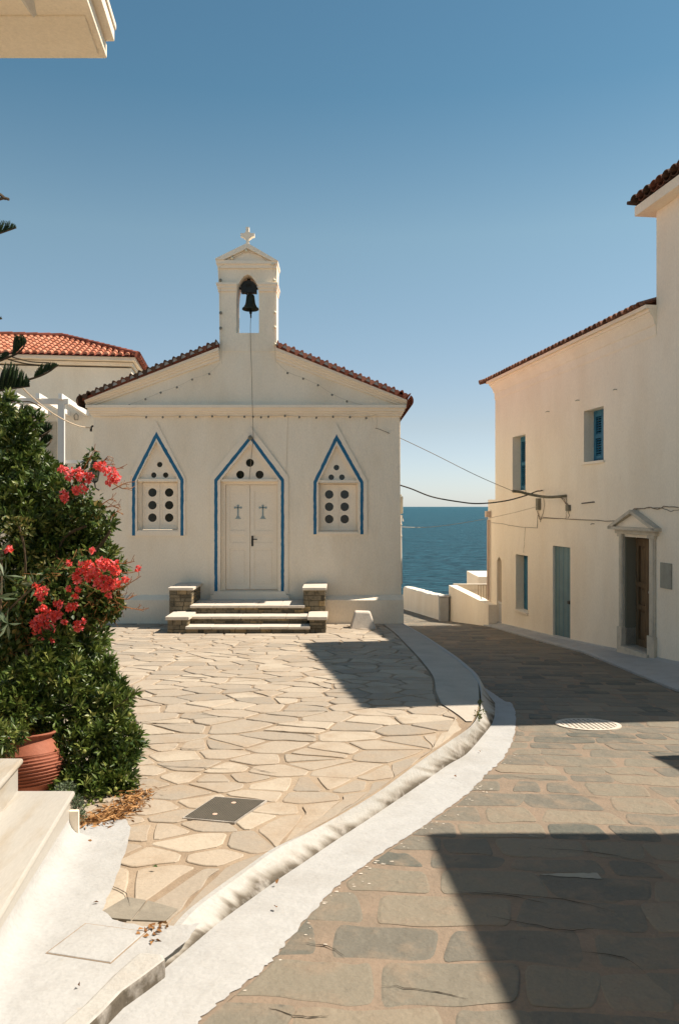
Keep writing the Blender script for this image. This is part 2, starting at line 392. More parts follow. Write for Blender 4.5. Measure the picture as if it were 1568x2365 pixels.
# ------------------------------------------------------------------ paving stones (irregular cells cut from jittered sites)
def clip(poly, nx, ny, c):
    out = []
    for k in range(len(poly)):
        p, q = poly[k], poly[(k+1) % len(poly)]
        dp, dq = p[0]*nx+p[1]*ny-c, q[0]*nx+q[1]*ny-c
        if dp <= 0: out.append(p)
        if (dp < 0 < dq) or (dq < 0 < dp):
            t = dp/(dp-dq); out.append((p[0]+(q[0]-p[0])*t, p[1]+(q[1]-p[1])*t))
    return out
def area(p): return abs(sum(p[k][0]*p[(k+1) % len(p)][1]-p[(k+1) % len(p)][0]*p[k][1] for k in range(len(p))))/2
def paving(name, m, sites, gapf, clampf, zf, h, wob, chai):
    AN = 1.4; S = np.array(sites)/np.array([AN, 1]); mb = MB(); rnd = random.Random(5)
    for i, s_ in enumerate(S):
        d = S - s_; dd = (d**2).sum(1); nb = np.argsort(dd)[1:22]
        R = 1.2; poly = [(-R, -R), (R, -R), (R, R), (-R, R)]
        gap = gapf(s_[0], s_[1])*rnd.uniform(.5, 1.4)
        for j in nb:
            L_ = math.sqrt(dd[j])
            if L_ < 1e-6: continue
            poly = clip(poly, d[j][0]/L_, d[j][1]/L_, L_/2-gap/2)
            if len(poly) < 3: break
        if len(poly) < 3: continue
        poly = [((p[0]+s_[0])*AN, p[1]+s_[1]) for p in poly]
        poly = [clampf(*p) for p in poly]
        if area(poly) < .006: continue
        # drop tiny edges, subdivide, wobble, round
        P2 = [p for k, p in enumerate(poly) if math.dist(p, poly[k-1]) > .025]
        if len(P2) < 3: continue
        Q2 = []
        for k in range(len(P2)):
            a, c = P2[k], P2[(k+1) % len(P2)]; n_ = max(1, int(math.dist(a, c)/.11))
            for t in range(n_):
                Q2.append((lerp(a[0], c[0], t/n_)+rnd.gauss(0, wob)*(1 if t else .6), lerp(a[1], c[1], t/n_)+rnd.gauss(0, wob)*(1 if t else .6)))
        for _ in range(chai):
            R2 = []
            for k in range(len(Q2)):
                a, c = Q2[k], Q2[(k+1) % len(Q2)]
                R2 += [(a[0]*.86+c[0]*.14, a[1]*.86+c[1]*.14), (a[0]*.14+c[0]*.86, a[1]*.14+c[1]*.86)]
            Q2 = R2
        Q2 = [clampf(*p) for p in Q2]
        cx = sum(p[0] for p in Q2)/len(Q2); cy = sum(p[1] for p in Q2)/len(Q2)
        mb.tone = rnd.random(); tx, ty = rnd.gauss(0, .006), rnd.gauss(0, .006)
        dz = rnd.uniform(-.0015, .0015)
        hs = .7 if s_[1] < 6.5 else 1.25
        def H(p, hh): return (p[0], p[1], zf(p[1])+hh*hs+dz+(p[0]-cx)*tx+(p[1]-cy)*ty)
        low = [mb.P(H(p, -.01)) for p in Q2]; edge = [mb.P(H(p, h*.45)) for p in Q2]
        ins = .006
        topv = [mb.P(H((p[0]+(cx-p[0])*ins/.15, p[1]+(cy-p[1])*ins/.15), h)) for p in Q2]
        n_ = len(Q2)
        for k in range(n_):
            mb.F((low[k], low[(k+1) % n_], edge[(k+1) % n_], edge[k])); mb.F((edge[k], edge[(k+1) % n_], topv[(k+1) % n_], topv[k]))
        mb.F(topv)
    return tag(mb.build(name, m), kind='structure')

def strip_in(y):       # inner limit of the paving where the smooth edge strip runs
    return np.interp(y, [5.5, 6.8, 7.7, 8.3, 9.3, 10.2, 11.8, 13.3, 14.8], [.0, .02, .40, .46, .50, .50, .46, .40, .36])
def clamp_p(x, y):
    lim = xe(y) - .045 - float(strip_in(y)) if y > ynear else plaza_x1(y)-.05
    return (min(x, lim), min(y, 14.8))
sites = []; rnd = random.Random(21)
y = 1.2
while y < 14.9:
    hh = rnd.uniform(.19, .34) if y > 6 else rnd.uniform(.17, .30); x = -5.2 + rnd.random()*.4
    while x < 2.1:
        w = rnd.uniform(.24, .56) if y > 6 else rnd.uniform(.19, .40)
        if y < 3.6 and x < -.55-(3.6-y)*.25: x += w; continue
        if x < (xe(y)+.1 if y > ynear else plaza_x1(y)+.1): sites.append((x + rnd.gauss(0, .05), y + rnd.gauss(0, .095)))
        x += w
    y += hh
paving('plaza_paving', M['plaza'], sites, lambda x, y: .022 if y > 6 else .028, clamp_p, zp, .009, .0075, 1)
# smooth edge strip between paving and kerb
sv = MB(); rows = []
ys = [6.9 + k*.08 for k in range(int((14.78-6.9)/.08)+1)]
for y in ys:
    a = xe(y) - .02 - float(strip_in(y)); c = xe(y)-.03
    if c - a < .02: a = c-.02
    rows.append([sv.P((lerp(a, c, t), y, zp(y)+.010)) for t in (0, .33, .66, 1)])
for a, b_ in zip(rows, rows[1:]):
    for j in range(3): sv.F((a[j], a[j+1], b_[j+1], b_[j]))
tag(sv.build('plaza_edge_strip', M['strip']), kind='structure')

def clamp_r(x, y):
    lo_ = xq(y)+.015 if y > Qy.min() else xq(Qy.min())-(Qy.min()-y)
    return (min(max(x, lo_), xwall(y)-.1), y)
def block_paving(name, m, ang, zf, h):
    rnd = random.Random(4); mb = MB(); ca, sa = math.cos(ang), math.sin(ang)
    rowz = []; v = -1.0
    while v < 34: rowz.append(v); v += rnd.uniform(.21, .33)
    ph = [[rnd.uniform(0, 6.3) for _ in range(3)] for _ in rowz]
    def wav(k, u): p = ph[k]; return rowz[k] + .022*math.sin(u*1.7+p[0]) + .016*math.sin(u*4.1+p[1]) + .010*math.sin(u*9+p[2])
    for k in range(len(rowz)-1):
        u = -7+rnd.random()*.5; ge = .036 if rowz[k] < 6 else .026
        while u < 8:
            w = rnd.uniform(.24, .62); u1 = u+w
            g = ge*rnd.uniform(.5, 1.5); s0, s1 = rnd.gauss(0, .035), rnd.gauss(0, .035); n_ = max(2, int(w/.09))
            lo_ = [(lerp(u+g/2, u1-g/2, t/n_), wav(k, lerp(u, u1, t/n_))+g/2) for t in range(n_+1)]
            hi_ = [(lerp(u1-g/2+s1, u+g/2+s0, t/n_), wav(k+1, lerp(u1, u, t/n_))-g/2) for t in range(n_+1)]
            P = [(a+rnd.gauss(0, .010), c+rnd.gauss(0, .009)) for a, c in lo_+hi_]
            for _ in range(2):
                R2 = []
                for j in range(len(P)):
                    a, c = P[j], P[(j+1) % len(P)]; R2 += [(a[0]*.82+c[0]*.18, a[1]*.82+c[1]*.18), (a[0]*.18+c[0]*.82, a[1]*.18+c[1]*.82)]
                P = R2
            P = [(x*ca-y*sa, x*sa+y*ca) for x, y in P]
            cx = sum(p[0] for p in P)/len(P); cy = sum(p[1] for p in P)/len(P); u = u1
            if cy < .8 or cy > 31.5 or cx > xwall(cy)+.2: continue
            if cx < (xq(cy)-.35 if cy > Qy.min() else xq(Qy.min())-.3-(Qy.min()-cy)): continue
            if cy > 15 and cx < .3: continue
            P = [clamp_r(*p) for p in P]
            if area(P) < .008: continue
            mb.tone = min(1, max(0, rnd.gauss(.5, .27))); tx, ty, dz = rnd.gauss(0, .005), rnd.gauss(0, .005), rnd.uniform(-.001, .001)
            def H(p, hh): return (p[0], p[1], zf(p[1])+hh+dz+(p[0]-cx)*tx+(p[1]-cy)*ty)
            low = [mb.P(H(p, -.01)) for p in P]; edge = [mb.P(H(p, h*.3)) for p in P]
            topv = [mb.P(H((p[0]+(cx-p[0])*.05, p[1]+(cy-p[1])*.05), h)) for p in P]; n_ = len(P)
            for j in range(n_):
                mb.F((low[j], low[(j+1) % n_], edge[(j+1) % n_], edge[j])); mb.F((edge[j], edge[(j+1) % n_], topv[(j+1) % n_], topv[j]))
            mb.F(topv)
    return tag(mb.build(name, m), kind='structure')
block_paving('road_paving', M['road'], math.radians(-6), zr, .003)

# paint splashes beyond the gutter edge, a scraped paint mark and a few open cracks
def sheet(name, m, loops, zf, lift):
    mb = MB()
    for lp in loops: mb.poly([(x, y, zf(y)+lift) for x, y in lp])
    return tag(mb.build(name, m), kind='structure')
rnd = random.Random(8); lp_ = []
for _ in range(70):
    y = rnd.choice((rnd.uniform(3.2, 4.6), rnd.uniform(4.6, 5.6), rnd.uniform(2.8, 6.5))); r = rnd.uniform(.002, .008); x = xq(y)+abs(rnd.gauss(0, .07))+.01
    n_ = 7; el = rnd.uniform(1, 2.6); lp_.append([(x+r*el*rnd.uniform(.6, 1.1)*math.cos(6.283*k/n_), y+r*rnd.uniform(.6, 1.1)*math.sin(6.283*k/n_)) for k in range(n_)])
sheet('paint_splashes', M['slab'], lp_, zr, .0048)
def streak(a, c, w, n_=14, seed=1):
    r_ = random.Random(seed); top = []; bot = []
    for k in range(n_+1):
        t = k/n_; p = a.lerp(c, t); ww = w*(t**.7)*r_.uniform(.6, 1.1)
        top.append((p.x, p.y+ww*.5)); bot.append((p.x, p.y-ww*.5+r_.uniform(0, .01)))
    return top+bot[::-1]
sheet('paint_scrape', M['plaque'], [streak(gpt(1235, 2022, zr), gpt(1384, 2026, zr), .085, seed=3), streak(gpt(1180, 1925, zr), gpt(1240, 1935, zr), .02, seed=5), streak(gpt(1350, 2180, zr), gpt(1362, 2200, zr), .05, seed=6)], zr, .0066)
def crack(pts, w, seed):
    r_ = random.Random(seed); P = catmull(pts, 7); up = []; dn = []
    for k, p in enumerate(P):
        e = math.sin(math.pi*k/(len(P)-1))*w*r_.uniform(.4, 1.2)+.0004; j_ = r_.gauss(0, .003)
        up.append((p.x, p.y+j_+e)); dn.append((p.x, p.y+j_-e))
    return up, dn
mb = MB(); sd = 0
for pts in (((1240, 1960), (1400, 1975), (1560, 2010)), ((1100, 2060), (1300, 2080), (1420, 2110)), ((1130, 2118), (1290, 2150), (1370, 2148)), ((1050, 2062), (1180, 2072), (1260, 2090)), ((620, 2330), (700, 2352), (760, 2350)), ((1340, 2200), (1440, 2215), (1500, 2260)),
            ((1250, 1830), (1330, 1838), (1420, 1850)), ((880, 2280), (980, 2290), (1080, 2310)), ((1150, 1790), (1240, 1800), (1300, 1802)), ((700, 2180), (760, 2190), (800, 2215))):
    sd += 1; up, dn = crack([gpt(a, c, zr) for a, c in pts], .0032, sd)
    iu = [mb.P((x, y, zr(y)+.0064)) for x, y in up]; il = [mb.P((x, y, zr(y)+.0064)) for x, y in dn]
    for k in range(len(iu)-1): mb.F((il[k], il[k+1], iu[k+1], iu[k]))
tag(mb.build('road_cracks', M['dirt']), kind='structure')
mb = MB()
for pts in (((300, 1668), (350, 1672), (440, 1680)), ((390, 1725), (440, 1733), (480, 1728)), ((330, 1770), (430, 1775), (540, 1780)), ((440, 1650), (520, 1658), (580, 1660)), ((250, 2050), (290, 2068), (300, 2100)), ((560, 1770), (610, 1785), (640, 1788)), ((640, 1690), (700, 1697), (745, 1715)), ((850, 1640), (900, 1652), (930, 1650))):
    sd += 1; up, dn = crack([gpt(a, c, zp) for a, c in pts], .0045, sd)
    iu = [mb.P((x, y, zp(y)+.0125)) for x, y in up]; il = [mb.P((x, y, zp(y)+.0125)) for x, y in dn]
    for k in range(len(iu)-1): mb.F((il[k], il[k+1], iu[k+1], iu[k]))
tag(mb.build('plaza_cracks', M['dirt']), kind='structure')

# whitewashed pavement at the foot of the steps (bottom left)
wp = [(60, 1905), (185, 1912), (240, 1905), (292, 1899), (303, 1925), (292, 1965), (270, 2030), (248, 2085), (236, 2112), (262, 2133), (330, 2148), (432, 2146), (462, 2140),
      (440, 2176), (396, 2212), (300, 2275), (190, 2374), (60, 2490)]
wpt = [gpt(px, py, zp) for px, py in wp]
wpt2 = []
for a, c in zip(wpt, wpt[1:]):
    for k in range(4):
        p = a.lerp(c, k/4); wpt2.append((p.x+random.gauss(0, .004), p.y+random.gauss(0, .004)))
wpt2.append((wpt[-1].x, wpt[-1].y)); wpt2 += [(-1.6, .4), (-3.2, .4), (-3.2, 3.0), (-1.6, 4.3)]
mb = MB(); tris = tessellate_polygon([[Vector((p[0], p[1], 0)) for p in wpt2]])
idx = [mb.P((p[0], p[1], zp(p[1])+.018)) for p in wpt2]
for t in tris: mb.F([idx[k] for k in t])
tag(mb.build('whitewashed_pavement', M['white']), kind='structure')
# sloped whitewash cove against the lowest step
# slate patch beside it
for poly_ in ([(236, 2111), (293, 2077), (338, 2084), (303, 2130), (258, 2126)], [(342, 2085), (411, 2104), (381, 2133), (307, 2130)]):
    mb = MB(); pts = [gpt(px, py, zp) for px, py in poly_]
    mb.prism([(p.x, p.y) for p in pts], 0, .012)
    mb.v = [(a, c, zp(c)+d) for a, c, d in mb.v]
    tag(mb.build('slate_patch', M['slate'], bevel=.002), kind='structure')
# pavement along the right-hand houses
sv = MB(); rows = []
for k in range(0, 150):
    y = 6.0 + k*.1
    w = float(np.interp(y, [6, 9.9, 14.3, 20.4, 24], [1.5, 1.2, .42, .22, .2]))
    x1 = xwall(y)+.02; x0_ = xwall(y)-w
    rows.append([sv.P((lerp(x0_, x1, t), y, zr(y)+hh)) for t, hh in ((0, -.03), (0.0, .03), (.08, .055), (.5, .075), (.86, .085), (.93, .11), (1, .13))])
for a, b_ in zip(rows, rows[1:]):
    for j in range(6): sv.F((a[j], a[j+1], b_[j+1], b_[j]))
tag(sv.build('house_pavement', M['white']), kind='structure')

# ------------------------------------------------------------------ chapel
CHY = 14.8; S = FPX/CHY
def fx(px): return (px-CX)/S
def fz(py): return EYE-(py-CY)/S
def fp(pts): return [(fx(a), fz(c)) for a, c in pts]
def face(a, b_, c): return (a, CHY-c, b_)        # c = metres in front of the facade
def circ(px, py, r, n=20): return [(fx(px+r*math.cos(2*math.pi*k/n)), fz(py+r*math.sin(2*math.pi*k/n))) for k in range(n)]
chapel = thing('chapel', 'small cream chapel with bell gable, three blue outlined arches and red tiled roof', 'chapel', (fx(573), CHY+3, zp(CHY)))
D = 7.5
WIN = [dict(o=[(296, 1237), (297.6, 1104), (361.6, 973), (428.8, 1105), (430, 1237)],
            s=[(306.6, 1237), (306.6, 1107), (362.6, 997), (425, 1107), (425, 1237)], w=7,
            rec=[(318, 1227), (318, 1109), (361.5, 1020), (412, 1109), (412, 1227)],
            holes=[(368, 1072.6, 6.4), (354.2, 1097, 6.4), (381.8, 1097, 6.4)], ledge=(322, 412, 1107, 1112),
            leaf=(324.8, 409.6, 1113, 1224, 367.5), lh=[(349.4, 1137.3), (349.4, 1166.7), (349.4, 1195.8), (388.2, 1137.3), (388.2, 1166.7), (388.2, 1195.8)]),
       dict(o=[(714, 1234), (714, 1110), (776, 979), (847, 1110), (848, 1234)],
            s=[(724, 1234), (724, 1113), (777.3, 1003), (839, 1113), (839, 1234)], w=7,
            rec=[(735, 1230), (735, 1115), (777, 1028), (827, 1115), (827, 1230)],
            holes=[(777, 1079.6, 6.5), (765, 1102, 6.5), (789.6, 1102, 6.5)], ledge=(738, 826, 1110, 1115),
            leaf=(738, 825, 1117, 1227, 782), lh=[(760, 1141.8), (760, 1170.4), (760, 1199.2), (796, 1141.8), (796, 1170.4), (796, 1199.2)])]
DOOR = dict(o=[(486.4, 1372), (486.4, 1100), (579, 985), (666, 1100), (666, 1372)],
            s=[(496, 1367), (496, 1108), (579.6, 1005), (656.6, 1108), (656.6, 1367)], w=7.2,
            rec=[(510, 1365), (510, 1110), (578, 1026), (643, 1110), (643, 1365)])
openings = [w['rec'] for w in WIN] + [DOOR['rec']]
body = MB(face)
outer = fp([(212, 1470), (217, 950), (217, 925), (508, 809), (508, 790), (638.6, 790), (638.6, 809), (924, 925), (922, 960), (928, 1470)])
body.prism(outer, 0, -.30, holes=[fp(o) for o in openings])
body.box(fx(212), fx(219), fz(1480), fz(930), -.3, -D); body.box(fx(921), fx(927), fz(1480), fz(930), -.3, -D)
body.box(fx(219), fx(921), fz(1480), fz(936), -D+.3, -D)
body.poly([(fx(217), fz(930), -D), (fx(573), fz(780), -D), (fx(924), fz(930), -D)])
body.build('wall', M['wall'], chapel)
# plinth
for a0, a1 in ((205, 448), (752, 930.5)):
    pl = MB(face); pl.prism(fp([(a0, 1475), (a0, 1384), (a1, 1384), (a1, 1475)]), .15, 0)
    i = [pl.P(q) for q in ((fx(a0), fz(1384), .15), (fx(a1), fz(1384), .15), (fx(a1), fz(1373), 0.001), (fx(a0), fz(1376), 0.001))]; pl.F(i)
    pl.build('plinth', M['wall'], chapel)
# gable bell tower with arched opening
bt = MB(face)
arch = [(546, 769.4), (546, 690), (547, 676), (550, 660), (556, 648), (564, 638), (572.4, 634), (581, 638), (589, 648), (595, 660), (598, 676), (598.6, 690), (598.6, 769.4)]
bt.prism(fp([(508, 812), (506.6, 672), (503, 610), (640, 610), (638.6, 672), (638.6, 812)]), .012, -.46, holes=[fp(arch)])
bt.build('bell_tower', M['wall'], chapel)
bm_ = MB(face)
for n_i, (x0_, x1_, y0, y1, o) in enumerate(((501, 549, 655, 660, .07), (503, 548, 660, 667, .05), (504.5, 547, 667, 674, .03), (595, 642.5, 655, 660, .07), (596, 641, 660, 667, .05), (597.5, 640, 667, 674, .03))):
    bm_.prism(fp([(x0_, y1), (x0_, y0), (x1_, y0), (x1_, y1)]), .012+o, -.46-o)
    if n_i in (2, 5): bm_.build('impost', M['trim'], chapel); bm_ = MB(face)
cap = MB(face)
cap.prism(fp([(504, 621), (502, 612), (641, 612), (639.5, 621)]), .05, -.50)
cap.prism(fp([(501, 612), (500, 603), (643, 606), (642, 612)]), .08, -.53)
cap.prism(fp([(499.6, 603), (499.6, 600.5), (572.6, 564.8), (643, 605.8), (643, 606), (629, 606), (572.6, 577), (519, 603)]), .10, -.54)
cap.prism(fp([(505, 611.5), (519, 603.5), (572.6, 577.5), (629, 606.2), (638, 611.5)]), .035, -.45)
cap.build('pediment', M['trim'], chapel)
cr = MB(face)
cr.prism(fp([(569, 568), (570, 556), (561, 549.5), (557, 548.5), (557, 541.5), (565, 541.5), (569, 538), (569, 527), (576.3, 527), (576.3, 538), (580, 541.5), (588.6, 541.5), (588.6, 548.5), (584, 549.5), (575.6, 556), (577, 568)]), +.07, -.02)
cr.build('cross', M['trim'], chapel)
# cornice and raking cornices
co = MB(face)
for y0, y1, o, e_ in ((937.4, 944, .15, 13), (944, 951, .11, 10), (951, 956, .075, 7), (956, 961, .045, 4)):
    co.prism(fp([(217-e_, y1), (217-e_, y0), (923+e_, y0), (923+e_, y1)]), o, -.05)
    co.box(fx(923), fx(923+e_), fz(y1), fz(y0), -.05, -D); co.box(fx(217-e_), fx(217), fz(y1), fz(y0), -.05, -D)
co.build('cornice', M['trim'], chapel)
rk = MB(face)
for o, t0, t1 in ((.16, 0, 7), (.12, 7, 12), (.08, 12, 18), (.04, 18, 26)):
    rk.prism(fp([(638.6, 806+t0), (938, 926+t0*.62), (938, 926+t1*.62), (638.6, 806+t1)]), o, -.02)
    rk.prism(fp([(507.5, 806+t0), (507.5, 806+t1), (202, 926+t1*.62), (202, 926+t0*.62)]), o, -.02)
rk.build('raking_cornice', M['trim'], chapel)
# roof verge: waves of barrel tiles seen end on
def wave_roof(name, xa, ya, xb, yb, n, y_front, y_back, m, parent, amp=6.0, thick=4.4):
    mb = MB(face); NP = 14; L_ = math.hypot(xb-xa, yb-ya); ux, uy = (xb-xa)/L_, (yb-ya)/L_; nx_, ny_ = uy, -ux
    if ny_ > 0: nx_, ny_ = -nx_, -ny_
    top = []; bot = []
    for k in range(n*NP+1):
        t = k/(n*NP); ph = 2*math.pi*k/NP
        c_ = math.cos(ph); h = amp*(math.copysign(abs(c_)**.8, c_))
        px, py = xa+(xb-xa)*t, ya+(yb-ya)*t
        th_ = thick*(.8 if h > 0 else .8+1.9*(-h/amp)); top.append((px+nx_*(h+th_), py+ny_*(h+th_))); bot.append((px+nx_*h, py+ny_*h))
    for k in range(n*NP):
        mb.tone = random.Random(k//NP*7+n).random()
        q = fp([bot[k], top[k], top[k+1], bot[k+1]])
        for c0, c1 in ((y_front+.012*math.sin(k//NP*2.1), y_back),):
            i = [mb.P((p[0], p[1], c)) for c in (c0, c1) for p in q]
            mb.F((i[0], i[1], i[2], i[3])); mb.F((i[1], i[5], i[6], i[2])); mb.F((i[0], i[3], i[7], i[4])); mb.F((i[4], i[7], i[6], i[5]))
    return mb.build(name, m, parent), bot
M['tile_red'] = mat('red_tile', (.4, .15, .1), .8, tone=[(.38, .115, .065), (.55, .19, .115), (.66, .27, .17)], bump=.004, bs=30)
rr1, botR = wave_roof('roof_slope', 640, 799.5, 943, 921, 16, .22, -D-.1, M['tile_red'], chapel)
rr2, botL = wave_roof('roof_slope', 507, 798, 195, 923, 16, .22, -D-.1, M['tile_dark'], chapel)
fl = MB(face); bk_ = MB(face)
for bt_, (xa, ya, xb, yb), nn in ((botR, (640, 799.5, 943, 921), 16), (botL, (507, 798, 195, 923), 16)):
    NP = 14; L_ = math.hypot(xb-xa, yb-ya); nx_, ny_ = (yb-ya)/L_, -(xb-xa)/L_
    if ny_ > 0: nx_, ny_ = -nx_, -ny_
    for c in range(nn):
        seg = [k for k in range(c*NP-4, c*NP+5) if 0 <= k < len(bt_)]
        if len(seg) < 3: continue
        up = [(bt_[k][0]-nx_*.3, bt_[k][1]-ny_*.3) for k in seg]
        base = [(xa+(xb-xa)*k/(nn*NP)-nx_*1.5, ya+(yb-ya)*k/(nn*NP)-ny_*1.5) for k in (seg[-1], seg[0])]
        if c < nn-1: mo_ = MB(face); mo_.prism(fp(up+base), .195, .1); mo_.build('verge_mortar', M['white'], chapel)
    bk_.tone = .1; bk_.prism(fp([(xa, ya-1), (xb-3*(1 if xb > xa else -1), yb-1), (xb-3*(1 if xb > xa else -1), yb+5.5), (xa, ya+6.5)]), .17, -.3)
bk_.build('verge_shade_plate', M['tile_old'], chapel)  # dark brown plate stands in for the open shade between the pans
for px in (947, 192):
    ee = MB(face); ee.tone = .2; sgn = 1 if px > 500 else -1
    pts = []
    for k in range(9):
        a = math.radians(-75 + 150*k/8 if px > 500 else 255-150*k/8)
        pts.append((px-sgn*4+9*math.cos(a)*1.0, 930-13*math.sin(a)))
    inn = [(px-sgn*4+(a-(px-sgn*4))*.74, 930+(c-930)*.8) for a, c in pts]
    for k in range(8):
        q = fp([pts[k], pts[k+1], inn[k+1], inn[k]]); i = [ee.P((p[0], p[1], c)) for c in (.26, -D-.1) for p in q]
        for w in ((0, 1, 2, 3), (4, 7, 6, 5), (0, 4, 5, 1), (2, 6, 7, 3)): ee.F([i[z] for z in w])
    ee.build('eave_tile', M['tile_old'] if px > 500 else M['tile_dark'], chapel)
for px, sg in ((646, 1), (499, -1)):
    rg = MB(face)
    for k in range(9):
        a0, a1 = math.pi*k/9, math.pi*(k+1)/9
        q = fp([(px+9*math.cos(a0), 800-10*math.sin(a0)), (px+9*math.cos(a1), 800-10*math.sin(a1)), (px+6.5*math.cos(a1), 800-7.5*math.sin(a1)), (px+6.5*math.cos(a0), 800-7.5*math.sin(a0))])
        i = [rg.P((p[0], p[1], c)) for c in (-.1, -.5) for p in q]
        for w in ((0, 1, 2, 3), (4, 7, 6, 5), (0, 4, 5, 1), (2, 6, 7, 3)): rg.F([i[z] for z in w])
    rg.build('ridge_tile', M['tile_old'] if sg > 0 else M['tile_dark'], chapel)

def stripe(mb, pts, w, o):
    """band of width w (px) inside an open outline: outer->inner offset"""
    x = [p[0] for p in pts]; cxm = (x[0]+x[-1])/2
    l0, l1, ap, r1, r0 = pts
    k = (l1[0]-ap[0], l1[1]-ap[1]); ln = math.hypot(*k); dy = w*ln/abs(k[0])*1.0
    inn = [(l0[0]+w, l0[1]), (l1[0]+w, l1[1]+w*.45), (ap[0], ap[1]+dy), (r1[0]-w, r1[1]+w*.45), (r0[0]-w, r0[1])]
    wob = random.Random(int(ap[0]*7))
    for a, c in ((0, 1), (1, 2), (2, 3), (3, 4)):
        n_ = max(3, int(math.dist(pts[a], pts[c])/7)); O_ = []; I_ = []
        for k_ in range(n_+1):
            t_ = k_/n_; e_ = 0 if k_ in (0, n_) else 1
            O_.append((lerp(pts[a][0], pts[c][0], t_)+e_*wob.gauss(0, .32), lerp(pts[a][1], pts[c][1], t_)+e_*wob.gauss(0, .2)))
            I_.append((lerp(inn[a][0], inn[c][0], t_)+e_*wob.gauss(0, .32), lerp(inn[a][1], inn[c][1], t_)+e_*wob.gauss(0, .2)))
        mb.prism(fp(O_+I_[::-1]), o, o-.006)
# windows
for w, nm in ((WIN[0], 'left'), (WIN[1], 'right')):
    win = MB(face)
    win.prism(fp(w['o']), .024, -.02, holes=[fp(w['rec'])]); wo_ = win.build('window', M['trim'], chapel)
    st = MB(face); stripe(st, w['s'], w['w'], .0265); st.build('blue_outline', M['blue'], wo_)
    ty = MB(face); r = w['rec']; lg = w['ledge']
    ty.prism(fp([(r[1][0]-2, lg[2]), (r[1][0]-2, r[1][1]), (r[2][0], r[2][1]-3), (r[3][0]+2, r[3][1]), (r[3][0]+2, lg[2])]), -.05, -.09, holes=[circ(*h) for h in w['holes']])
    ty.build('tympanum', M['trim'], wo_)
    le = MB(face); le.prism(fp([(r[1][0]+1, lg[3]), (r[1][0]+1, lg[2]-1), (r[3][0]-1, lg[2]-1), (r[3][0]-1, lg[3])]), .005, -.12); le.build('ledge', M['trim'], wo_)
    x0_, x1_, y0, y1, xm = w['leaf']
    fr = MB(face); fr.prism(fp([(r[0][0]-2, y1+3), (r[0][0]-2, y0-1), (r[4][0]+2, y0-1), (r[4][0]+2, y1+3)]), -.09, -.15,
                            holes=[fp([(x0_+1, y1), (x0_+1, y0+1), (x1_-1, y0+1), (x1_-1, y1)])]); fr.build('frame', M['trim'], wo_)
    for a, c, hs in ((x0_+2, xm-.4, w['lh'][:3]), (xm+.4, x1_-2, w['lh'][3:])):
        lf = MB(face)
        lf.prism(fp([(a, y1-1), (a, y0+2), (c, y0+2), (c, y1-1)]), -.115, -.135, holes=[circ(px, py, 10, 24) for px, py in hs])
        lf.prism(fp([(a, y1-1), (a, y0+2), (c, y0+2), (c, y1-1)]), -.105, -.116, holes=[fp([(a+4, y1-10), (a+4, y0+8), (c-4, y0+8), (c-4, y1-10)])])
        lo_ = lf.build('leaf', M['trim'], wo_)
        g = MB(face); g.prism(fp([(a+2, y1-3), (a+2, y0+4), (c-2, y0+4), (c-2, y1-3)]), -.15, -.155); g.build('pane', M['glass'], wo_)
    g = MB(face); g.prism(fp([(r[1][0]+2, lg[2]-1), (r[2][0], r[2][1]+8), (r[3][0]-2, lg[2]-1)]), -.10, -.105); g.build('pane', M['glass'], wo_)
    g = MB(face); g.prism(fp([(r[0][0]+1, r[0][1]+1), (r[0][0]+1, r[0][1]-2), (r[4][0]-1, r[0][1]-2), (r[4][0]-1, r[0][1]+1)]), .02, -.2); g.build('sill', M['trim'], wo_)
# door
dr = MB(face); dr.prism(fp(DOOR['o']), .026, -.02, holes=[fp(DOOR['rec'])]); do_ = dr.build('doorway', M['trim'], chapel)
st = MB(face); p_ = DOOR['s']; stripe(st, p_, DOOR['w'], .0285); st.build('blue_outline', M['blue'], do_)
r = DOOR['rec']
ty = MB(face); ty.prism(fp([(508, 1109), (508, 1106), (578, 1022), (645, 1106), (645, 1109)]), -.045, -.085, holes=[circ(576.8, 1068.5, 9.4, 24), circ(554.5, 1096, 9.4, 24), circ(599.3, 1096, 9.4, 24)])
ty.build('tympanum', M['trim'], do_)
g = MB(face); g.prism(fp([(512, 1108), (578, 1032), (641, 1108)]), -.10, -.105); g.build('pane', M['glass'], do_)
le = MB(face); le.prism(fp([(511, 1112), (511, 1107), (642, 1107), (642, 1112)]), .004, -.12); le.build('ledge', M['trim'], do_)
fr = MB(face); fr.prism(fp([(508, 1366), (508, 1111), (645, 1111), (645, 1366)]), -.085, -.14, holes=[fp([(520, 1364), (520, 1119), (640, 1119), (640, 1364)])]); fr.build('frame', M['trim'], do_)
th = MB(face); th.prism(fp([(494, 1373), (496, 1365), (660, 1365), (662, 1373)]), .06, -.2); th.prism(fp([(488, 1384), (488, 1373), (668, 1373), (668, 1384)]), .09, -.05); th.build('threshold', M['trim'], do_)
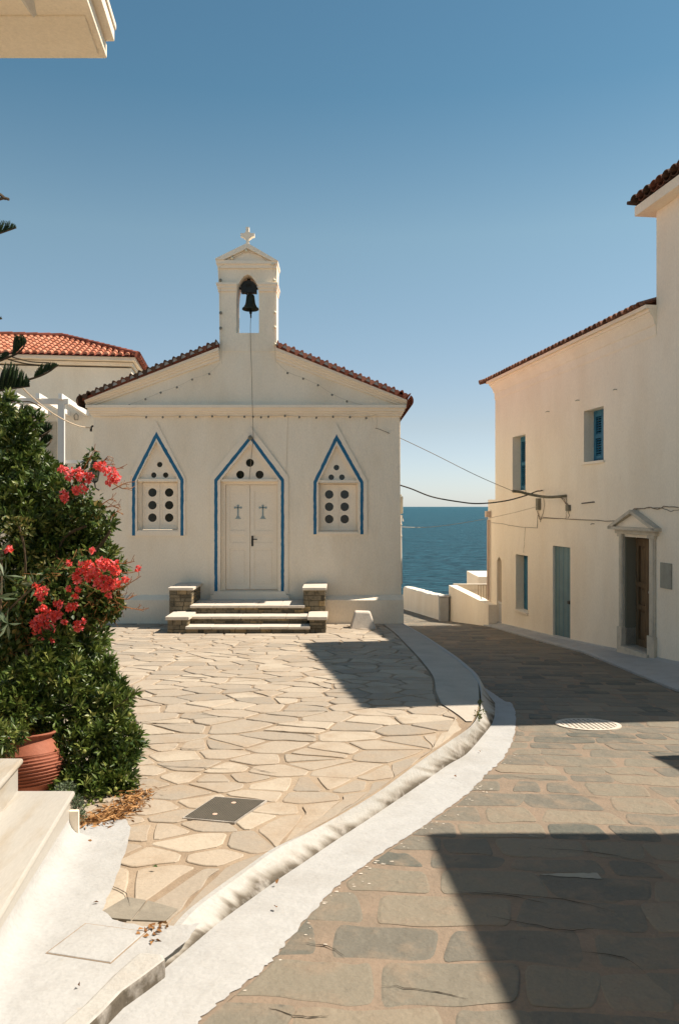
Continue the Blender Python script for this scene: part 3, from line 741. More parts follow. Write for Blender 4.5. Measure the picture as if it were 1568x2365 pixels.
for a, c, xc in ((521, 576, 548.2), (577.2, 639.5, 606)):
    lf = MB(face); lf.prism(fp([(a, 1362.5), (a, 1120), (c, 1120), (c, 1362.5)]), -.12, -.15)
    lf.prism(fp([(a, 1362.5), (a, 1120), (c, 1120), (c, 1362.5)]), -.108, -.121,
             holes=[fp([(a+9, 1226), (a+9, 1134), (c-9, 1134), (c-9, 1226)]), fp([(a+9, 1254), (a+9, 1236), (c-9, 1236), (c-9, 1254)]), fp([(a+9, 1350), (a+9, 1268), (c-9, 1268), (c-9, 1350)])])
    lf.prism(fp([(a+13, 1346), (a+13, 1272), (c-13, 1272), (c-13, 1346)]), -.112, -.121)
    lo_ = lf.build('door_leaf', M['trim'], do_)
    cs = MB(face)
    for box_ in ((-1.6, 1.6, 1168, 1191), (-6.5, 6.5, 1171, 1174)): cs.prism(fp([(xc+box_[0], box_[3]), (xc+box_[0], box_[2]), (xc+box_[1], box_[2]), (xc+box_[1], box_[3])]), -.112, -.1195)
    for dx, dy in ((0, -2.8), (-7, 1.5+0), (7, 1.5)): cs.prism(circ(xc+dx, 1171+dy, 2.6, 8), -.111, -.1195)
    cs.prism(fp([(xc-2.2, 1191), (xc+2.2, 1191), (xc+4.5, 1196), (xc+7.6, 1198.6), (xc-7.6, 1198.6), (xc-4.5, 1196)]), -.1125, -.1195)
    cs.build('painted_cross', M['palegrey'], do_)
hd = MB(face); hd.prism(fp([(579.6, 1262), (579.6, 1238), (584, 1238), (584, 1262)]), -.095, -.108)
hd.tube([(fx(582), fz(1245.8), -.1), (fx(582), fz(1245.8), -.055), (fx(594), fz(1245.8), -.055)], .009, 6); hd.build('handle', M['black'], do_)
mt = MB(face); mt.box(fx(920), fx(933), fz(1187), fz(1146), -.25, -.55); mt.box(fx(922), fx(930), fz(1146), fz(1141), -.28, -.5); mt.build('meter_box', M['box'], chapel, bevel=.01)
pp = MB(face); pp.tube([(fx(926.5), fz(1190), -.2), (fx(927.5), fz(1300), -.2), (fx(929), fz(1352), -.2)], .02, 8)
for py in (1211, 1238, 1308): pp.box(fx(923), fx(930.5), fz(py+2), fz(py), -.17, -.23)
pp.tube([(fx(931), fz(1190), -.33), (fx(934), fz(1205), -.33)], .012, 6); pp.build('drain_pipe', M['pipe'], chapel)
hk = MB(face); hk.box(fx(211), fx(217.5), fz(1047), fz(1011), -.4, -.9); hk.build('side_shutter', M['boxdark'], chapel)
ins = MB(face); ins.tube([(fx(208), fz(988), -.05), (fx(212), fz(984), -.05), (fx(218), fz(983), -.03)], .018, 8); ins.tube([(fx(209), fz(996), -.05), (fx(209.5), fz(986), -.05)], .022, 8); ins.build('cable_hook', M['black'], chapel)
hk2 = MB(face); hk2.lathe([(.001, 0), (.03, .0), (.045, .03), (.03, .06), (.001, .07)], (fx(579.5), fz(1012), .06), 10, None)
hk2.build('wire_knot', M['boxdark'], chapel)

# bell
bell = thing('church_bell', 'dark bronze bell hanging from a black yoke in the arched gable opening', 'bell', (fx(576), CHY+.2, fz(709)))
c_ = Vector((fx(576), CHY+.2, fz(709)))
bl = MB(); k = 1/S
bl.lathe([(.001, 34*k), (8*k, 34*k), (9.5*k, 31*k), (10.5*k, 22*k), (12*k, 13*k), (15.5*k, 6*k), (19*k, 3*k), (19.6*k, 0), (18*k, -1*k), (15*k, 2*k), (.001, 20*k)], c_, 32)
bl.build('bell_body', M['bronze'], bell, smooth=True)
yk = MB(face); yk.prism(fp([(555, 671), (555, 654), (562, 646), (567, 643), (578, 643), (583, 646), (590.5, 654), (590.5, 671)]), -.13, -.27)
yk.box(fx(549), fx(596), fz(662), fz(658), -.18, -.22); yk.build('yoke', M['black'], bell)
for dx in (-5, 0, 5): t = MB(face); t.tube([(fx(572.5+dx), fz(675), -.2), (fx(572.5+dx*.8), fz(655), -.12), (fx(572+dx*.5), fz(637), -.2)], .012, 6); t.build('strap', M['black'], bell)
cl = MB(); cl.tube([c_+Vector((0, 0, .12)), c_+Vector((0, 0, -.05))], .012, 8); cl.ball(c_+Vector((.004, 0, -.06)), .028, 8); cl.tube([c_+Vector((.006, 0, -.07)), c_+Vector((.012, -.03, -.16))], .014, 8); cl.build('clapper', M['black'], bell)
rp = MB()
pts = [Vector((fx(577.5), CHY+.16, fz(726))), Vector((fx(578.3), CHY+.03, fz(750))), Vector((fx(579.2), CHY-.035, fz(772))), Vector((fx(580), CHY-.04, fz(800))), Vector((fx(583), CHY-.09, fz(870))), Vector((fx(585.5), CHY-.17, fz(937))), Vector((fx(586.5), CHY-.10, fz(1000))), Vector((fx(585.5), CHY-.05, fz(1014))), Vector((fx(581), CHY-.03, fz(1060))), Vector((fx(576.4), CHY-.02, fz(1107)))]
rp.tube(catmull(pts, 4), .0048, 6); tag(rp.build('bell_rope', M['wire']), 'thin brown rope running from the bell clapper down to the chapel door', 'rope')

# string lights
sl_ = thing('string_lights', 'string of small globe bulbs along the chapel cornice, gable and bell tower', 'string lights', (fx(573), CHY-.15, fz(961)))
def wirepath(pts, o, sag=.01):
    q = [Vector((fx(a), CHY-o, fz(c))) for a, c in pts]; out = []
    for a, c in zip(q, q[1:]):
        for k in range(4): p = a.lerp(c, k/4); p.z -= sag*math.sin(math.pi*k/4); out.append(p)
    out.append(q[-1]); return out
strings = [([(236, 962), (300, 960), (341, 962), (379, 962), (418, 961), (455, 962), (492, 960), (530, 961), (566, 961), (586, 961), (604, 962), (621, 961), (659, 959), (692, 962), (731, 963), (769, 961), (808, 962), (845, 964), (868, 958), (870, 978), (868, 989)], .065, range(2, 18)),
           ([(303, 935), (340, 921), (375, 906), (412, 894), (447, 876), (486, 863), (510, 840)], .09, range(0, 6)),
           ([(640, 838), (665, 861), (701, 874), (735, 889), (767, 911), (801, 926), (836, 936)], .09, range(1, 7)),
           ([(513, 842), (512, 760), (511, 725), (510, 650), (509, 618), (537, 599), (570, 582), (600, 590), (631, 615), (634, 650), (635, 725), (635, 758), (636, 798), (637, 838)], .05, ())]
for pts, o, bl_ in strings:
    t = MB(); t.tube(wirepath(pts, o), .004, 5); t.build('wire', M['wirelight'], sl_)
    for k in bl_:
        t = MB(); p = Vector((fx(pts[k][0]), CHY-o-.02, fz(pts[k][1]+3))); t.ball(p, .021, 8); t.build('bulb', M['bulbdark'], sl_, smooth=True)
for px, py in ((570, 582), (538, 599), (631, 614), (511, 650), (634, 650), (511.5, 725), (635.5, 724), (511.5, 760), (635.5, 758), (636, 797)):
    t = MB(); t.ball(Vector((fx(px), CHY-.075, fz(py))), .030, 8); t.build('bulb', M['bulb'] if px > 530 else M['bulbdark'], sl_, smooth=True)
# loose conduit line on facade
t = MB(); t.tube([Vector((fx(a), CHY-.008, fz(c))) for a, c in ((666, 962), (664, 1000), (663, 1040), (661, 1100))], .003, 5); t.build('wire', M['wirelight'], sl_)

# ------------------------------------------------------------------ chapel steps
def stone_box(mb, x0, x1, y0, y1, z0, z1, seed):
    rnd = random.Random(seed); mb.tone = .02; mb.box(x0+.012, x1-.012, y0+.012, y1-.012, z0, z1)
    def course(a0, a1, put):
        z = z0
        while z < z1-.01:
            h = min(rnd.uniform(.045, .10), z1-z)
            if z1-z-h < .03: h = z1-z
            a = a0
            while a < a1-.01:
                w = min(rnd.uniform(.08, .24), a1-a)
                if a1-a-w < .05: w = a1-a
                mb.tone = min(1, max(0, rnd.gauss(.5, .25))); put(a+.005, a+w-.005, z+.005, z+h-.004, rnd.uniform(0, .010)); a += w
            z += h
    course(x0, x1, lambda a, c, zz, z2, o: mb.box(a, c, y0-o+.004, y0+.05, zz, z2))
    if y1-y0 > .15:
        course(y0+.05, y1, lambda a, c, zz, z2, o: mb.box(x0-o+.004, x0+.05, a, c, zz, z2))
        course(y0+.05, y1, lambda a, c, zz, z2, o: mb.box(x1-.05, x1+o-.004, a, c, zz, z2))
    return mb
stp = thing('stone_steps', 'three pale stone steps between stepped schist pillars at the chapel door', 'steps', (-1.6, 13.9, zp(13.9)))
def at_x(px, d): return (px-CX)/FPX*d
LZ = EYE-1.716
treads = [(13.85, LZ, at_x(440, 13.85), at_x(704, 13.85), 14.8), (13.50, EYE-1.857, at_x(436, 13.5), at_x(712, 13.5), 13.9), (13.18, EYE-1.985, at_x(429, 13.18), at_x(716, 13.18), 13.55)]
for yf, z, xl, xr, yb in treads:
    nseg = 5; xs = [lerp(xl, xr, k/nseg) + (0 if k in (0, nseg) else random.uniform(-.08, .08)) for k in range(nseg+1)]
    t = MB()
    for a, c in zip(xs, xs[1:]): t.box(a+.002, c-.002, yf-.035+random.uniform(-.006, .006), yb, z-.042, z+random.uniform(-.002, .002))
    t.build('tread', M['slab'], stp, bevel=.006)
    t = stone_box(MB(), xl+.01, xr-.01, yf+.012, yf+.12, -.68, z-.043, int(yf*100)); t.build('riser', M['schist'], stp)
for sgn, ux0, ux1, lx0, lx1 in ((-1, 391, 443, 387, 433), (1, 701, 750, 715, 752)):
    t = stone_box(MB(), at_x(ux0, 13.9), at_x(ux1, 13.9), 13.905, 14.79, -.7, EYE-1.461, ux0); t.build('pillar', M['schist'], stp)
    t = MB(); t.box(at_x(ux0-3, 13.87), at_x(ux1+4, 13.87), 13.87, 14.80, EYE-1.46, EYE-1.413); t.build('pillar_cap', M['slab'], stp, bevel=.006)
    t = stone_box(MB(), at_x(lx0, 13.22), at_x(lx1, 13.22), 13.22, 13.89, -.7, EYE-1.881, lx0); t.build('pillar', M['schist'], stp)
    t = MB(); t.box(at_x(lx0-5, 13.18), at_x(lx1+4, 13.18), 13.18, 13.897, EYE-1.88, EYE-1.825); t.build('pillar_cap', M['slab'], stp, bevel=.006)
# tapered block
t = MB(); c0 = gpt(839, 1453, zp); w0, w1, d0, d1, hh = .235, .135, .20, .11, .285
i = [t.P((c0.x+sx*w0, c0.y+.18+sy*d0, zp(c0.y)-.02)) for sx, sy in ((-1, -1), (1, -1), (1, 1), (-1, 1))] + [t.P((c0.x-.01+sx*w1, c0.y+.18+sy*d1, zp(c0.y)+hh+(.012 if sx < 0 else 0))) for sx, sy in ((-1, -1), (1, -1), (1, 1), (-1, 1))]
for q in ((0, 3, 2, 1), (4, 5, 6, 7), (0, 1, 5, 4), (1, 2, 6, 5), (2, 3, 7, 6), (3, 0, 4, 7)): t.F([i[k] for k in q])
tag(t.build('concrete_block', M['slab'], bevel=.025), 'pale tapered concrete block standing on the paving right of the chapel steps', 'block')
# lantern
ln = thing('wall_lantern', 'black iron lantern on the chapel corner behind the bougainvillea flowers', 'lantern', (fx(229), CHY-.25, fz(1112)))
lc = Vector((fx(229), CHY-.25, 0))
t = MB(); t.lathe([(.001, fz(1057)), (.012, fz(1059)), (.012, fz(1063)), (.05, fz(1067)), (.075, fz(1074)), (.085, fz(1083)), (.03, fz(1084))], lc, 12)
t.lathe([(.001, fz(1085)), (.10, fz(1084.5)), (.11, fz(1088)), (.10, fz(1090)), (.001, fz(1090))], lc, 4); t.build('lantern_cap', M['black'], ln)
t = MB(); t.lathe([(.001, fz(1090)), (.085, fz(1090)), (.055, fz(1112)), (.001, fz(1112))], lc, 4); t.build('lantern_glass', M['lamp_glass'], ln)
t = MB()
for k in range(4):
    a = math.pi/2*k; t.tube([lc+Vector((.088*math.cos(a), .088*math.sin(a), fz(1090))), lc+Vector((.058*math.cos(a), .058*math.sin(a), fz(1112)))], .007, 5)
t.lathe([(.001, fz(1112)), (.06, fz(1112)), (.05, fz(1114)), (.001, fz(1118))], lc, 4); t.build('lantern_frame', M['black'], ln)
t = MB(); t.tube([lc+Vector((0, 0, fz(1116))), lc+Vector((0, .05, fz(1128))), lc+Vector((0, .25, fz(1132)))], .012, 6); t.build('bracket', M['black'], ln)

# ------------------------------------------------------------------ right-hand house
NW = Vector((-1, -K, 0)).normalized(); P0 = Vector((X0, 0, 0))
def wall(a, b_, o): return (X0-K*a + NW.x*o, a + NW.y*o, b_)
def wp_(px, py):
    p = hit(px, py, P0, NW); return (p.y, p.z)
def wrect(x0_, x1_, yt, yb):   # yt, yb measured on the left edge
    a0, t0 = wp_(x0_, yt); a1, _ = wp_(x1_, yt); _, b0 = wp_(x0_, yb)
    return (min(a0, a1), max(a0, a1), b0, t0)
rh = thing('white_house', 'tall white two part house with blue shutters along the right side of the street', 'house', (xwall(16)+2, 16, zr(16)))
RW = {'A': wrect(1183, 1212.7, 1010, 1134), 'B': wrect(1347.3, 1393, 949.7, 1068.4), 'C': wrect(1190.4, 1218, 1279.6, 1406),
      'D': wrect(1276, 1316, 1260, 1479), 'E': wrect(1439.2, 1501.2, 1239, 1489), 'F': wrect(1147, 1157.6, 1285, 1447)}
YF = 20.15; YT = 12.56; YN = 8.55
EV = EYE+3.12; TV = EYE+4.80
def rpoly(r): return [(r[0], r[2]), (r[0], r[3]), (r[1], r[3]), (r[1], r[2])]
w_ = MB(wall)
pol = [(YT, -2.2), (YT, EV), (YF, EV), (YF, -2.2)]
holes = [rpoly(RW[k]) for k in ('A', 'B', 'C', 'D', 'E') if RW[k][0] > YT]
f0, f1, f2, f3 = RW['F']
fa = [(f0, f2), (f0, f3-.12), (f0+.04*(f1-f0)*5, f3-.05), ((f0+f1)/2, f3), (f1-.04*(f1-f0)*5, f3-.05), (f1, f3-.12), (f1, f2)]
holes.append(fa)
w_.prism(pol, 0, -.36, holes=holes)
w_.box(YF, 20.72, -2.4, EYE+.18, -.005, -.4)      # thin lower end wall
w_.box(YT, YF, -2.2, EV, -5.8, -6.0)
w_.prism([(YF, -2.2), (YF, EV), (YF-.3, EV), (YF-.3, -2.2)], -.36, -6.0)
w_.build('wall', M['wall_r'], rh)
tw = MB(wall); tw.box(YN, YT+.001, -1.6, TV, .004, -6.2); tw.build('tower_wall', M['wall_r'], rh)
# cornice mouldings under the eaves
cc = MB(wall)
def cove(mb, a0, a1, zt, outs, ret):
    for k in range(len(outs)):
        o, z1 = outs[k]; z0 = outs[k+1][1] if k+1 < len(outs) else z1-.03; o2 = outs[k+1][0] if k+1 < len(outs) else .002
        i = [mb.P(q) for q in ((a0, zt+z1, o), (a1+o*ret, zt+z1, o), (a1+o2*ret, zt+z0, o2), (a0, zt+z0, o2), (a1+o*ret, zt+z1, -1.5), (a1+o2*ret, zt+z0, -1.5))]
        mb.F((i[0], i[1], i[2], i[3])); mb.F((i[1], i[4], i[5], i[2]))
    mb.poly([(a0, zt, 0)]+[(a0, zt+z_, o_) for o_, z_ in outs]+[(a0, zt+outs[-1][1]-.02, 0)])
    o = outs[0][0]; mb.poly([(a0, zt+outs[0][1], o), (a1+o*ret, zt+outs[0][1], o), (a1+o*ret, zt+outs[0][1], -1.5), (a0, zt+outs[0][1], -1.5)])
cove(cc, YT-.002, YF, EV, [(.13, 0), (.13, -.05), (.11, -.055), (.105, -.075), (.075, -.12), (.05, -.18), (.035, -.24), (.018, -.26), (.015, -.40)], .8)
cc.box(YN-.3, YT+.24, TV-.15, TV, -6.2, .24)
cc.build('cornice', M['wall_r'], rh)
def eave_tiles(mb, a0, a1, n, zb, o_front, o_back, rise, r, pitch=.22):
    for k in range(n):
        a = lerp(a0, a1, (k+.5)/n); mb.tone = random.random()
        for kind in (0, 1):
            ac = a if kind == 0 else a+(a1-a0)/n/2; N_ = 7
            of = o_front + random.uniform(-.012, .012) - (.09 if kind else 0)
            for j in range(N_):
                t0, t1 = math.pi*j/N_, math.pi*(j+1)/N_
                sg = 1 if kind == 0 else -1
                def pt(t, rad, o):
                    zz = zb + (o_front-o)*pitch + (r*.55 if kind == 0 else r*.75) + sg*rad*math.sin(t)*.85
                    return (ac+rad*math.cos(t), zz, o)
                q = [pt(t0, r, of), pt(t1, r, of), pt(t1, r-.015, of), pt(t0, r-.015, of)]
                w = [pt(t0, r, o_back), pt(t1, r, o_back), pt(t1, r-.015, o_back), pt(t0, r-.015, o_back)]
                i = [mb.P(p) for p in q+w]
                mb.F((i[0], i[1], i[2], i[3])); mb.F((i[0], i[4], i[5], i[1])); mb.F((i[3], i[2], i[6], i[7]))
    return mb
rt = MB(wall); eave_tiles(rt, YT+.05, YF+.2, 42, EV, .26, -1.6, 0, .09, .30)
rt.tone = .3; rt.tube([(YF+.26, EV+.05, .33), (YF+.26, EV+.62, -1.6)], .06, 8)
rt.poly([(YT, EV+.03+.06, .20), (YF+.2, EV+.09, .20), (YF+.2, EV+1.1, -3.1), (YT, EV+1.1, -3.1)]); rt.poly([(YT, EV+1.1, -3.1), (YF+.2, EV+1.1, -3.1), (YF+.2, EV, -6.2), (YT, EV, -6.2)])
rt.build('roof', M['tile_brown'], rh)
mr = MB(wall); mr.prism([(YT, EV+.002), (YT, EV+.06), (YF+.16, EV+.06), (YF+.16, EV+.002)], .19, 0); mr.build('eave_mortar', M['trim'], rh)
tt = MB(wall); eave_tiles(tt, YN-.3, YT+.2, 24, TV, .34, -3.0, 0, .10, .30)
tt.poly([(YN-.3, TV+.08, .20), (YT+.2, TV+.08, .20), (YT+.2, TV+1.2, -3.1), (YN-.3, TV+1.2, -3.1)]); tt.poly([(YN-.3, TV+1.2, -3.1), (YT+.2, TV+1.2, -3.1), (YT+.2, TV, -6.5), (YN-.3, TV, -6.5)])
tt.tone = .1; tt.tube([(YT+.22, TV+.05, .37), (YT+.25, TV+.1, -.2), (YT+.25, TV+1.2, -3.0)], [.03, .09, .09], 8); tt.build('tower_roof', M['tile_dark'], rh)
# windows and doors
def shutter_window(key, louvres=True):
    a0, a1, b0, b1 = RW[key]
    fr = MB(wall)
    fr.prism([(a0, b0), (a0, b1), (a1, b1), (a1, b0)], -.20, -.26, holes=[[(a0+.05, b0+.05), (a0+.05, b1-.05), (a1-.05, b1-.05), (a1-.05, b0+.05)]])
    wn_ = fr.build('window', M['shutter'], rh)
    mid = (a0+a1)/2
    for s0, s1 in ((a0+.05, mid-.004), (mid+.004, a1-.05)):
        sh = MB(wall)
        hol = []
        if louvres:
            hol = [[(s0+.06, b0+.12), (s0+.06, (b0+b1)/2-.04), (s1-.06, (b0+b1)/2-.04), (s1-.06, b0+.12)], [(s0+.06, (b0+b1)/2+.04), (s0+.06, b1-.12), (s1-.06, b1-.12), (s1-.06, (b0+b1)/2+.04)]]
        sh.prism([(s0, b0+.055), (s0, b1-.055), (s1, b1-.055), (s1, b0+.055)], -.185, -.225, holes=hol)
        for h_ in hol:
            z0_, z1_ = h_[0][1], h_[1][1]; n_ = int((z1_-z0_)/.045)
            for k in range(n_):
                z = lerp(z0_, z1_, (k+.5)/n_)
                i = [sh.P(p) for p in ((s0+.06, z-.016, -.19), (s1-.06, z-.016, -.19), (s1-.06, z+.016, -.22), (s0+.06, z+.016, -.22))]; sh.F(i)
        sh.build('shutter', M['shutter'], wn_)
    bk = MB(wall); bk.box(a0, a1, b0, b1, -.30, -.31); bk.build('backing', M['glass'], wn_)
    si = MB(wall); si.box(a0-.04, a1+.04, b0-.045, b0+.002, -.18, .04); si.build('sill', M['trim'], wn_)
shutter_window('A'); shutter_window('B'); shutter_window('C', False)
a0, a1, b0, b1 = RW['D']
t = MB(wall); t.box(a0, a1, b0-.1, b1, -.05, -.10); dd_ = t.build('street_door', M['tealdoor'], rh)
t = MB(wall); t.box(a0+.06, a0+.14, (b0+b1)/2-.14, (b0+b1)/2-.08, -.05, -.0); t.build('handle', M['black'], dd_)
t = MB(wall); t.box(a0-.05, a1+.05, b0-.2, b0, -.15, .06); t.build('doorstep', M['stonefr'], dd_)
t = MB(wall)
for k in range(1, 4): t.box(a0+(a1-a0)*k/4-.004, a0+(a1-a0)*k/4+.004, b0, b1, -.049, -.046)
t.build('board_joint', M['shutter'], dd_)
# pedimented doorway
a0, a1, b0, b1 = RW['E']
t = MB(wall); t.box(a0, a1, b0-.1, b1, -.24, -.29)
ed = t.build('panelled_door', M['wood'], rh)
mid = (a0+a1)/2
for s0, s1 in ((a0+.03, mid-.006), (mid+.006, a1-.03)):
    t = MB(wall); ww = s1-s0
    t.prism([(s0, b0), (s0, b1-.03), (s1, b1-.03), (s1, b0)], -.202, -.245, holes=[[(s0+.09, lo_), (s0+.09, hi_), (s1-.09, hi_), (s1-.09, lo_)] for lo_, hi_ in ((b0+.12, b0+.62), (b0+.70, b0+1.0), (b0+1.08, b1-.15))])
    for lo_, hi_ in ((b0+.16, b0+.58), (b0+.74, b0+.96), (b0+1.12, b1-.19)): t.box(s0+.13, s1-.13, lo_, hi_, -.22, -.242)
    t.build('door_leaf', M['wood'], ed)
t = MB(wall); t.box(a1-.03, a1+.001, b0, b1, -.20, -.02); t.box(a0, a0+.03, b0, b1, -.20, -.02); t.build('door_lining', M['boxdark'], ed)
kb = MB(wall); kb.ball(wall(mid-.08, b0+.95, -.23), .03, 8); kb.fn = None
kb = MB(); kb.ball(wall(mid-.1, b0+.95, -.18), .032, 8); kb.build('knob', M['box'], ed)
fr = MB(wall)
for s0, s1 in ((a0-.17, a0), (a1, a1+.12)):
    fr.box(s0, s1, b0+.30, b1, -.30, .03); fr.box(s0+.03, s1-.03, b0+.3, b1, .03, .04)
    fr.box(s0-.03, s1+.012, b0-.12, b0+.30, -.30, .06)
    fr.box(s0-.03, s1+.012, b1-.0, b1+.05, -.30, .06)
fr.box(a0-.25, a1+.2, b1+.05, b1+.12, -.3, .06); fr.build('stone_frame', M['stonefr'], ed, bevel=.008)
pd = MB(wall)
apx = ((a0+a1)/2+.0, wp_(1469.4, 1177)[1]); base = b1+.12
L0, R0 = a0-.33, a1+.33
pd.box(L0, R0, base, base+.05, 0, .13)
for (pa, pb) in (((L0, base+.05), (apx[0], apx[1])), ((apx[0], apx[1]), (R0, base+.05))):
    dx, dy = pb[0]-pa[0], pb[1]-pa[1]; ln_ = math.hypot(dx, dy); nx_, ny_ = dy/ln_*.055, -dx/ln_*.055
    pd.prism([pa, pb, (pb[0]+nx_, pb[1]+ny_), (pa[0]+nx_, pa[1]+ny_)], .13, 0)
pd.build('pediment', M['stonefr'], ed)
pt_ = MB(wall); pt_.prism([(L0+.12, base+.05), (R0-.12, base+.05), (apx[0], apx[1]-.07)], .06, 0); pt_.build('pediment_panel', M['trim'], ed)
t = MB(wall); t.box(a0-.05, a1+.05, b0-.3, b0, -.35, .10); t.build('doorstep', M['stonefr'], ed)
# plaque, right of the doorway
pa, pb_, pc, pd_ = wrect(1527, 1551.5, 1298.7, 1357)
t = MB(wall); t.box(pa, pb_, pc, pd_, 0, .03); tag(t.build('plaque', M['plaque'], rh, bevel=.004), 'blank grey stone plaque')
# arched side doorway: dark interior and low rail
t = MB(wall); t.box(f0-.02, f1+.02, f2-.2, f3+.1, -.361, -.37); ar = t.build('arched_doorway', M['piper'], rh)
t = MB(wall)
z1_ = wp_(1147, 1388.7)[1]
t.box(f0, f1, z1_-.03, z1_, -.03, -.06); t.box(f0, f1, f2+.1, f2+.13, -.03, -.06)
for k in range(5): aa = lerp(f0+.03, f1-.03, k/4); t.box(aa-.012, aa+.012, f2+.1, z1_, -.033, -.057)
t.build('railing', M['brightwhite'], ar)
# things fixed on the wall: junction boxes, rods, wiring
def wline(name, pts, r, m, parent=None, o=.02, n=3):
    t = MB(); q = [Vector(wall(*wp_(px, py), o)) for px, py in pts]
    q = catmull(q, n) if len(q) > 2 else q
    t.tube(q, r, 6); return t.build(name, m, parent)
jit = lambda pts, s: [(a+random.uniform(-s, s), c+random.uniform(-s, s)) for a, c in pts]
def densify(pts, n):
    out = []
    for a, c in zip(pts, pts[1:]):
        for k in range(n): out.append((lerp(a[0], c[0], k/n), lerp(a[1], c[1], k/n)))
    return out+[pts[-1]]
wr = thing('wall_wiring', 'tangle of brown wires stapled along the right hand house wall above the doorway', 'wiring', wall(14, 2, .05))
for pts, r in (([(1250, 1196), (1300, 1198), (1350, 1200), (1400, 1203), (1436, 1203), (1452, 1190), (1468, 1174), (1490, 1174), (1505, 1172), (1520, 1176), (1535, 1170), (1568, 1172)], .007),
               ([(1255, 1195), (1320, 1199), (1380, 1202), (1434, 1205), (1450, 1192), (1467, 1177), (1500, 1172), (1530, 1173), (1550, 1181), (1575, 1176)], .005),
               ([(1135, 1207), (1165, 1211), (1185, 1214), (1208, 1217), (1242, 1219)], .0045), ([(1242, 1219), (1243, 1190)], .006), ([(1214, 1218), (1212, 1250), (1210, 1276)], .0035),
               ([(1243, 1180), (1246, 1192), (1250, 1200), (1255, 1185), (1258, 1165), (1256, 1145)], .006), ([(1241, 1178), (1247, 1198), (1249, 1205)], .006),
               ([(1288, 1148), (1303, 1152), (1309, 1165), (1316, 1190), (1313, 1196)], .006), ([(1298, 1150), (1311, 1168), (1309, 1185), (1308, 1198)], .005), ([(1309, 1148), (1309, 1160), (1314, 1168)], .007)):
    wline('wire', jit(densify(pts, 3), .8), r, M['wire'], wr)
def wbox(x0_, x1_, y0, y1, o, m, label, name='junction_box', cat='junction box'):
    a0, a1, b0, b1 = wrect(x0_, x1_, y0, y1); t = MB(wall); t.box(a0, a1, b0, b1, 0, o); return tag(t.build(name, m, bevel=.006), label, cat)
wbox(1243, 1248.5, 1151, 1178, .07, M['boxdark'], 'narrow grey green junction box under the cable end on the house wall')
wbox(1311, 1317.5, 1166, 1180, .06, M['boxdark'], 'small brown junction box right of the taped cable bundle on the house wall')
t = MB(); q = [Vector(wall(*wp_(1346, 1162.5), .03)), Vector(wall(*wp_(1372, 1159.5), .03))]; t.tube([q[0], q[1], Vector(wall(*wp_(1372, 1159.5), -.02))], .011, 6)
tag(t.build('iron_rod', M['cable']), 'short dark iron rod fixed flat on the white wall left of the pediment', 'rod')
for px, py in ((1266, 951), (1335, 925), (1422, 900), (1370, 1210)):
    t = MB(); t.tube([Vector(wall(*wp_(px-6, py+1), .01)), Vector(wall(*wp_(px+1, py-1), .04)), Vector(wall(*wp_(px+2, py), -.01))], .006, 6)
    tag(t.build('wall_hook', M['boxdark']), {1266: 'small hook left of the upper right shutter window on the house wall', 1335: 'small hook just above and left of the upper shutter window', 1422: 'highest small hook on the house wall, below the roof', 1370: 'small bent hook on the house wall between blue door and pediment'}[px], 'hook')
pipe = MB(); pipe.tube([Vector(wall(20.55, wp_(1132, 1200)[1], .05)), Vector(wall(20.55, wp_(1132, 1386)[1], .05))], .035, 8); pipe.box(4-.1+0, 4-.1, 0, 0, 0, 0) if False else None
q0 = wp_(1133, 1193); pipe.fn = wall; pipe.box(20.48, 20.62, q0[1]-.02, q0[1]+.14, .0, .12); pipe.build('downpipe', M['piper'], rh)

# cables across the street
def cable(name, pts, r, m, label, ds):
    q = [at(px, py, d) for (px, py), d in zip(pts, ds)]; t = MB(); t.tube(catmull(q, 6), r, 7); return tag(t.build(name, m), label, 'cable')
aC = 14.95; pW = hit(1240, 1137, P0, NW); dW = pW.y
cable('black_cable', [(922, 1120), (950, 1129), (998, 1147.5), (1060, 1159), (1106, 1163), (1166, 1157), (1215, 1144), (1238, 1135), (1246, 1134), (1257, 1131.5)], .0135, M['cable'],
      'thick black cable sagging across the street from chapel corner to white house', [aC, 15.1, 15.3, 15.7, 16.0, 16.4, 16.8, 17.0, 17.05, 17.2])
cable('long_wire', [(867, 990), (875, 991), (920, 1010), (1000, 1048), (1100, 1098), (1183, 1134)], .006, M['wire'],
      'thin brown wire slanting from the chapel facade down to the taped bundle', [14.72, 14.7, 14.9, 15.3, 15.9, 16.4])
cable('pale_wire', [(928, 1217), (960, 1218), (998, 1217), (1060, 1209), (1127, 1197), (1190, 1183), (1243, 1169)], .0045, M['wirepale'],
      'thin pale wire hanging low across the sea view to the house wall', [15, 15.3, 15.7, 16.4, 17.1, 17.2, 17.25])
cable('rope_cable', [(-60, 790), (0, 847), (40, 880), (62, 905), (100, 938), (140, 965), (180, 983), (211, 988.5)], .010, M['wirepale'],
      'beige rope like cable descending from upper left to the chapel side', [9.5, 10, 10.7, 11.2, 12, 12.9, 13.8, 14.8])
q = [at(1183, 1134, 16.4), at(1200, 1136, 16.45), at(1215, 1140, 16.5), at(1240, 1145, 16.45), at(1265, 1148, 16.2), at(1290, 1147, 15.9), Vector(wall(*wp_(1307, 1145), -.02))]
t = MB(); t.tube(catmull(q, 4), .028, 8); tag(t.build('cable_bundle', M['bundle']), 'thick taped grey green cable bundle sticking out under the left shutter window', 'cable')

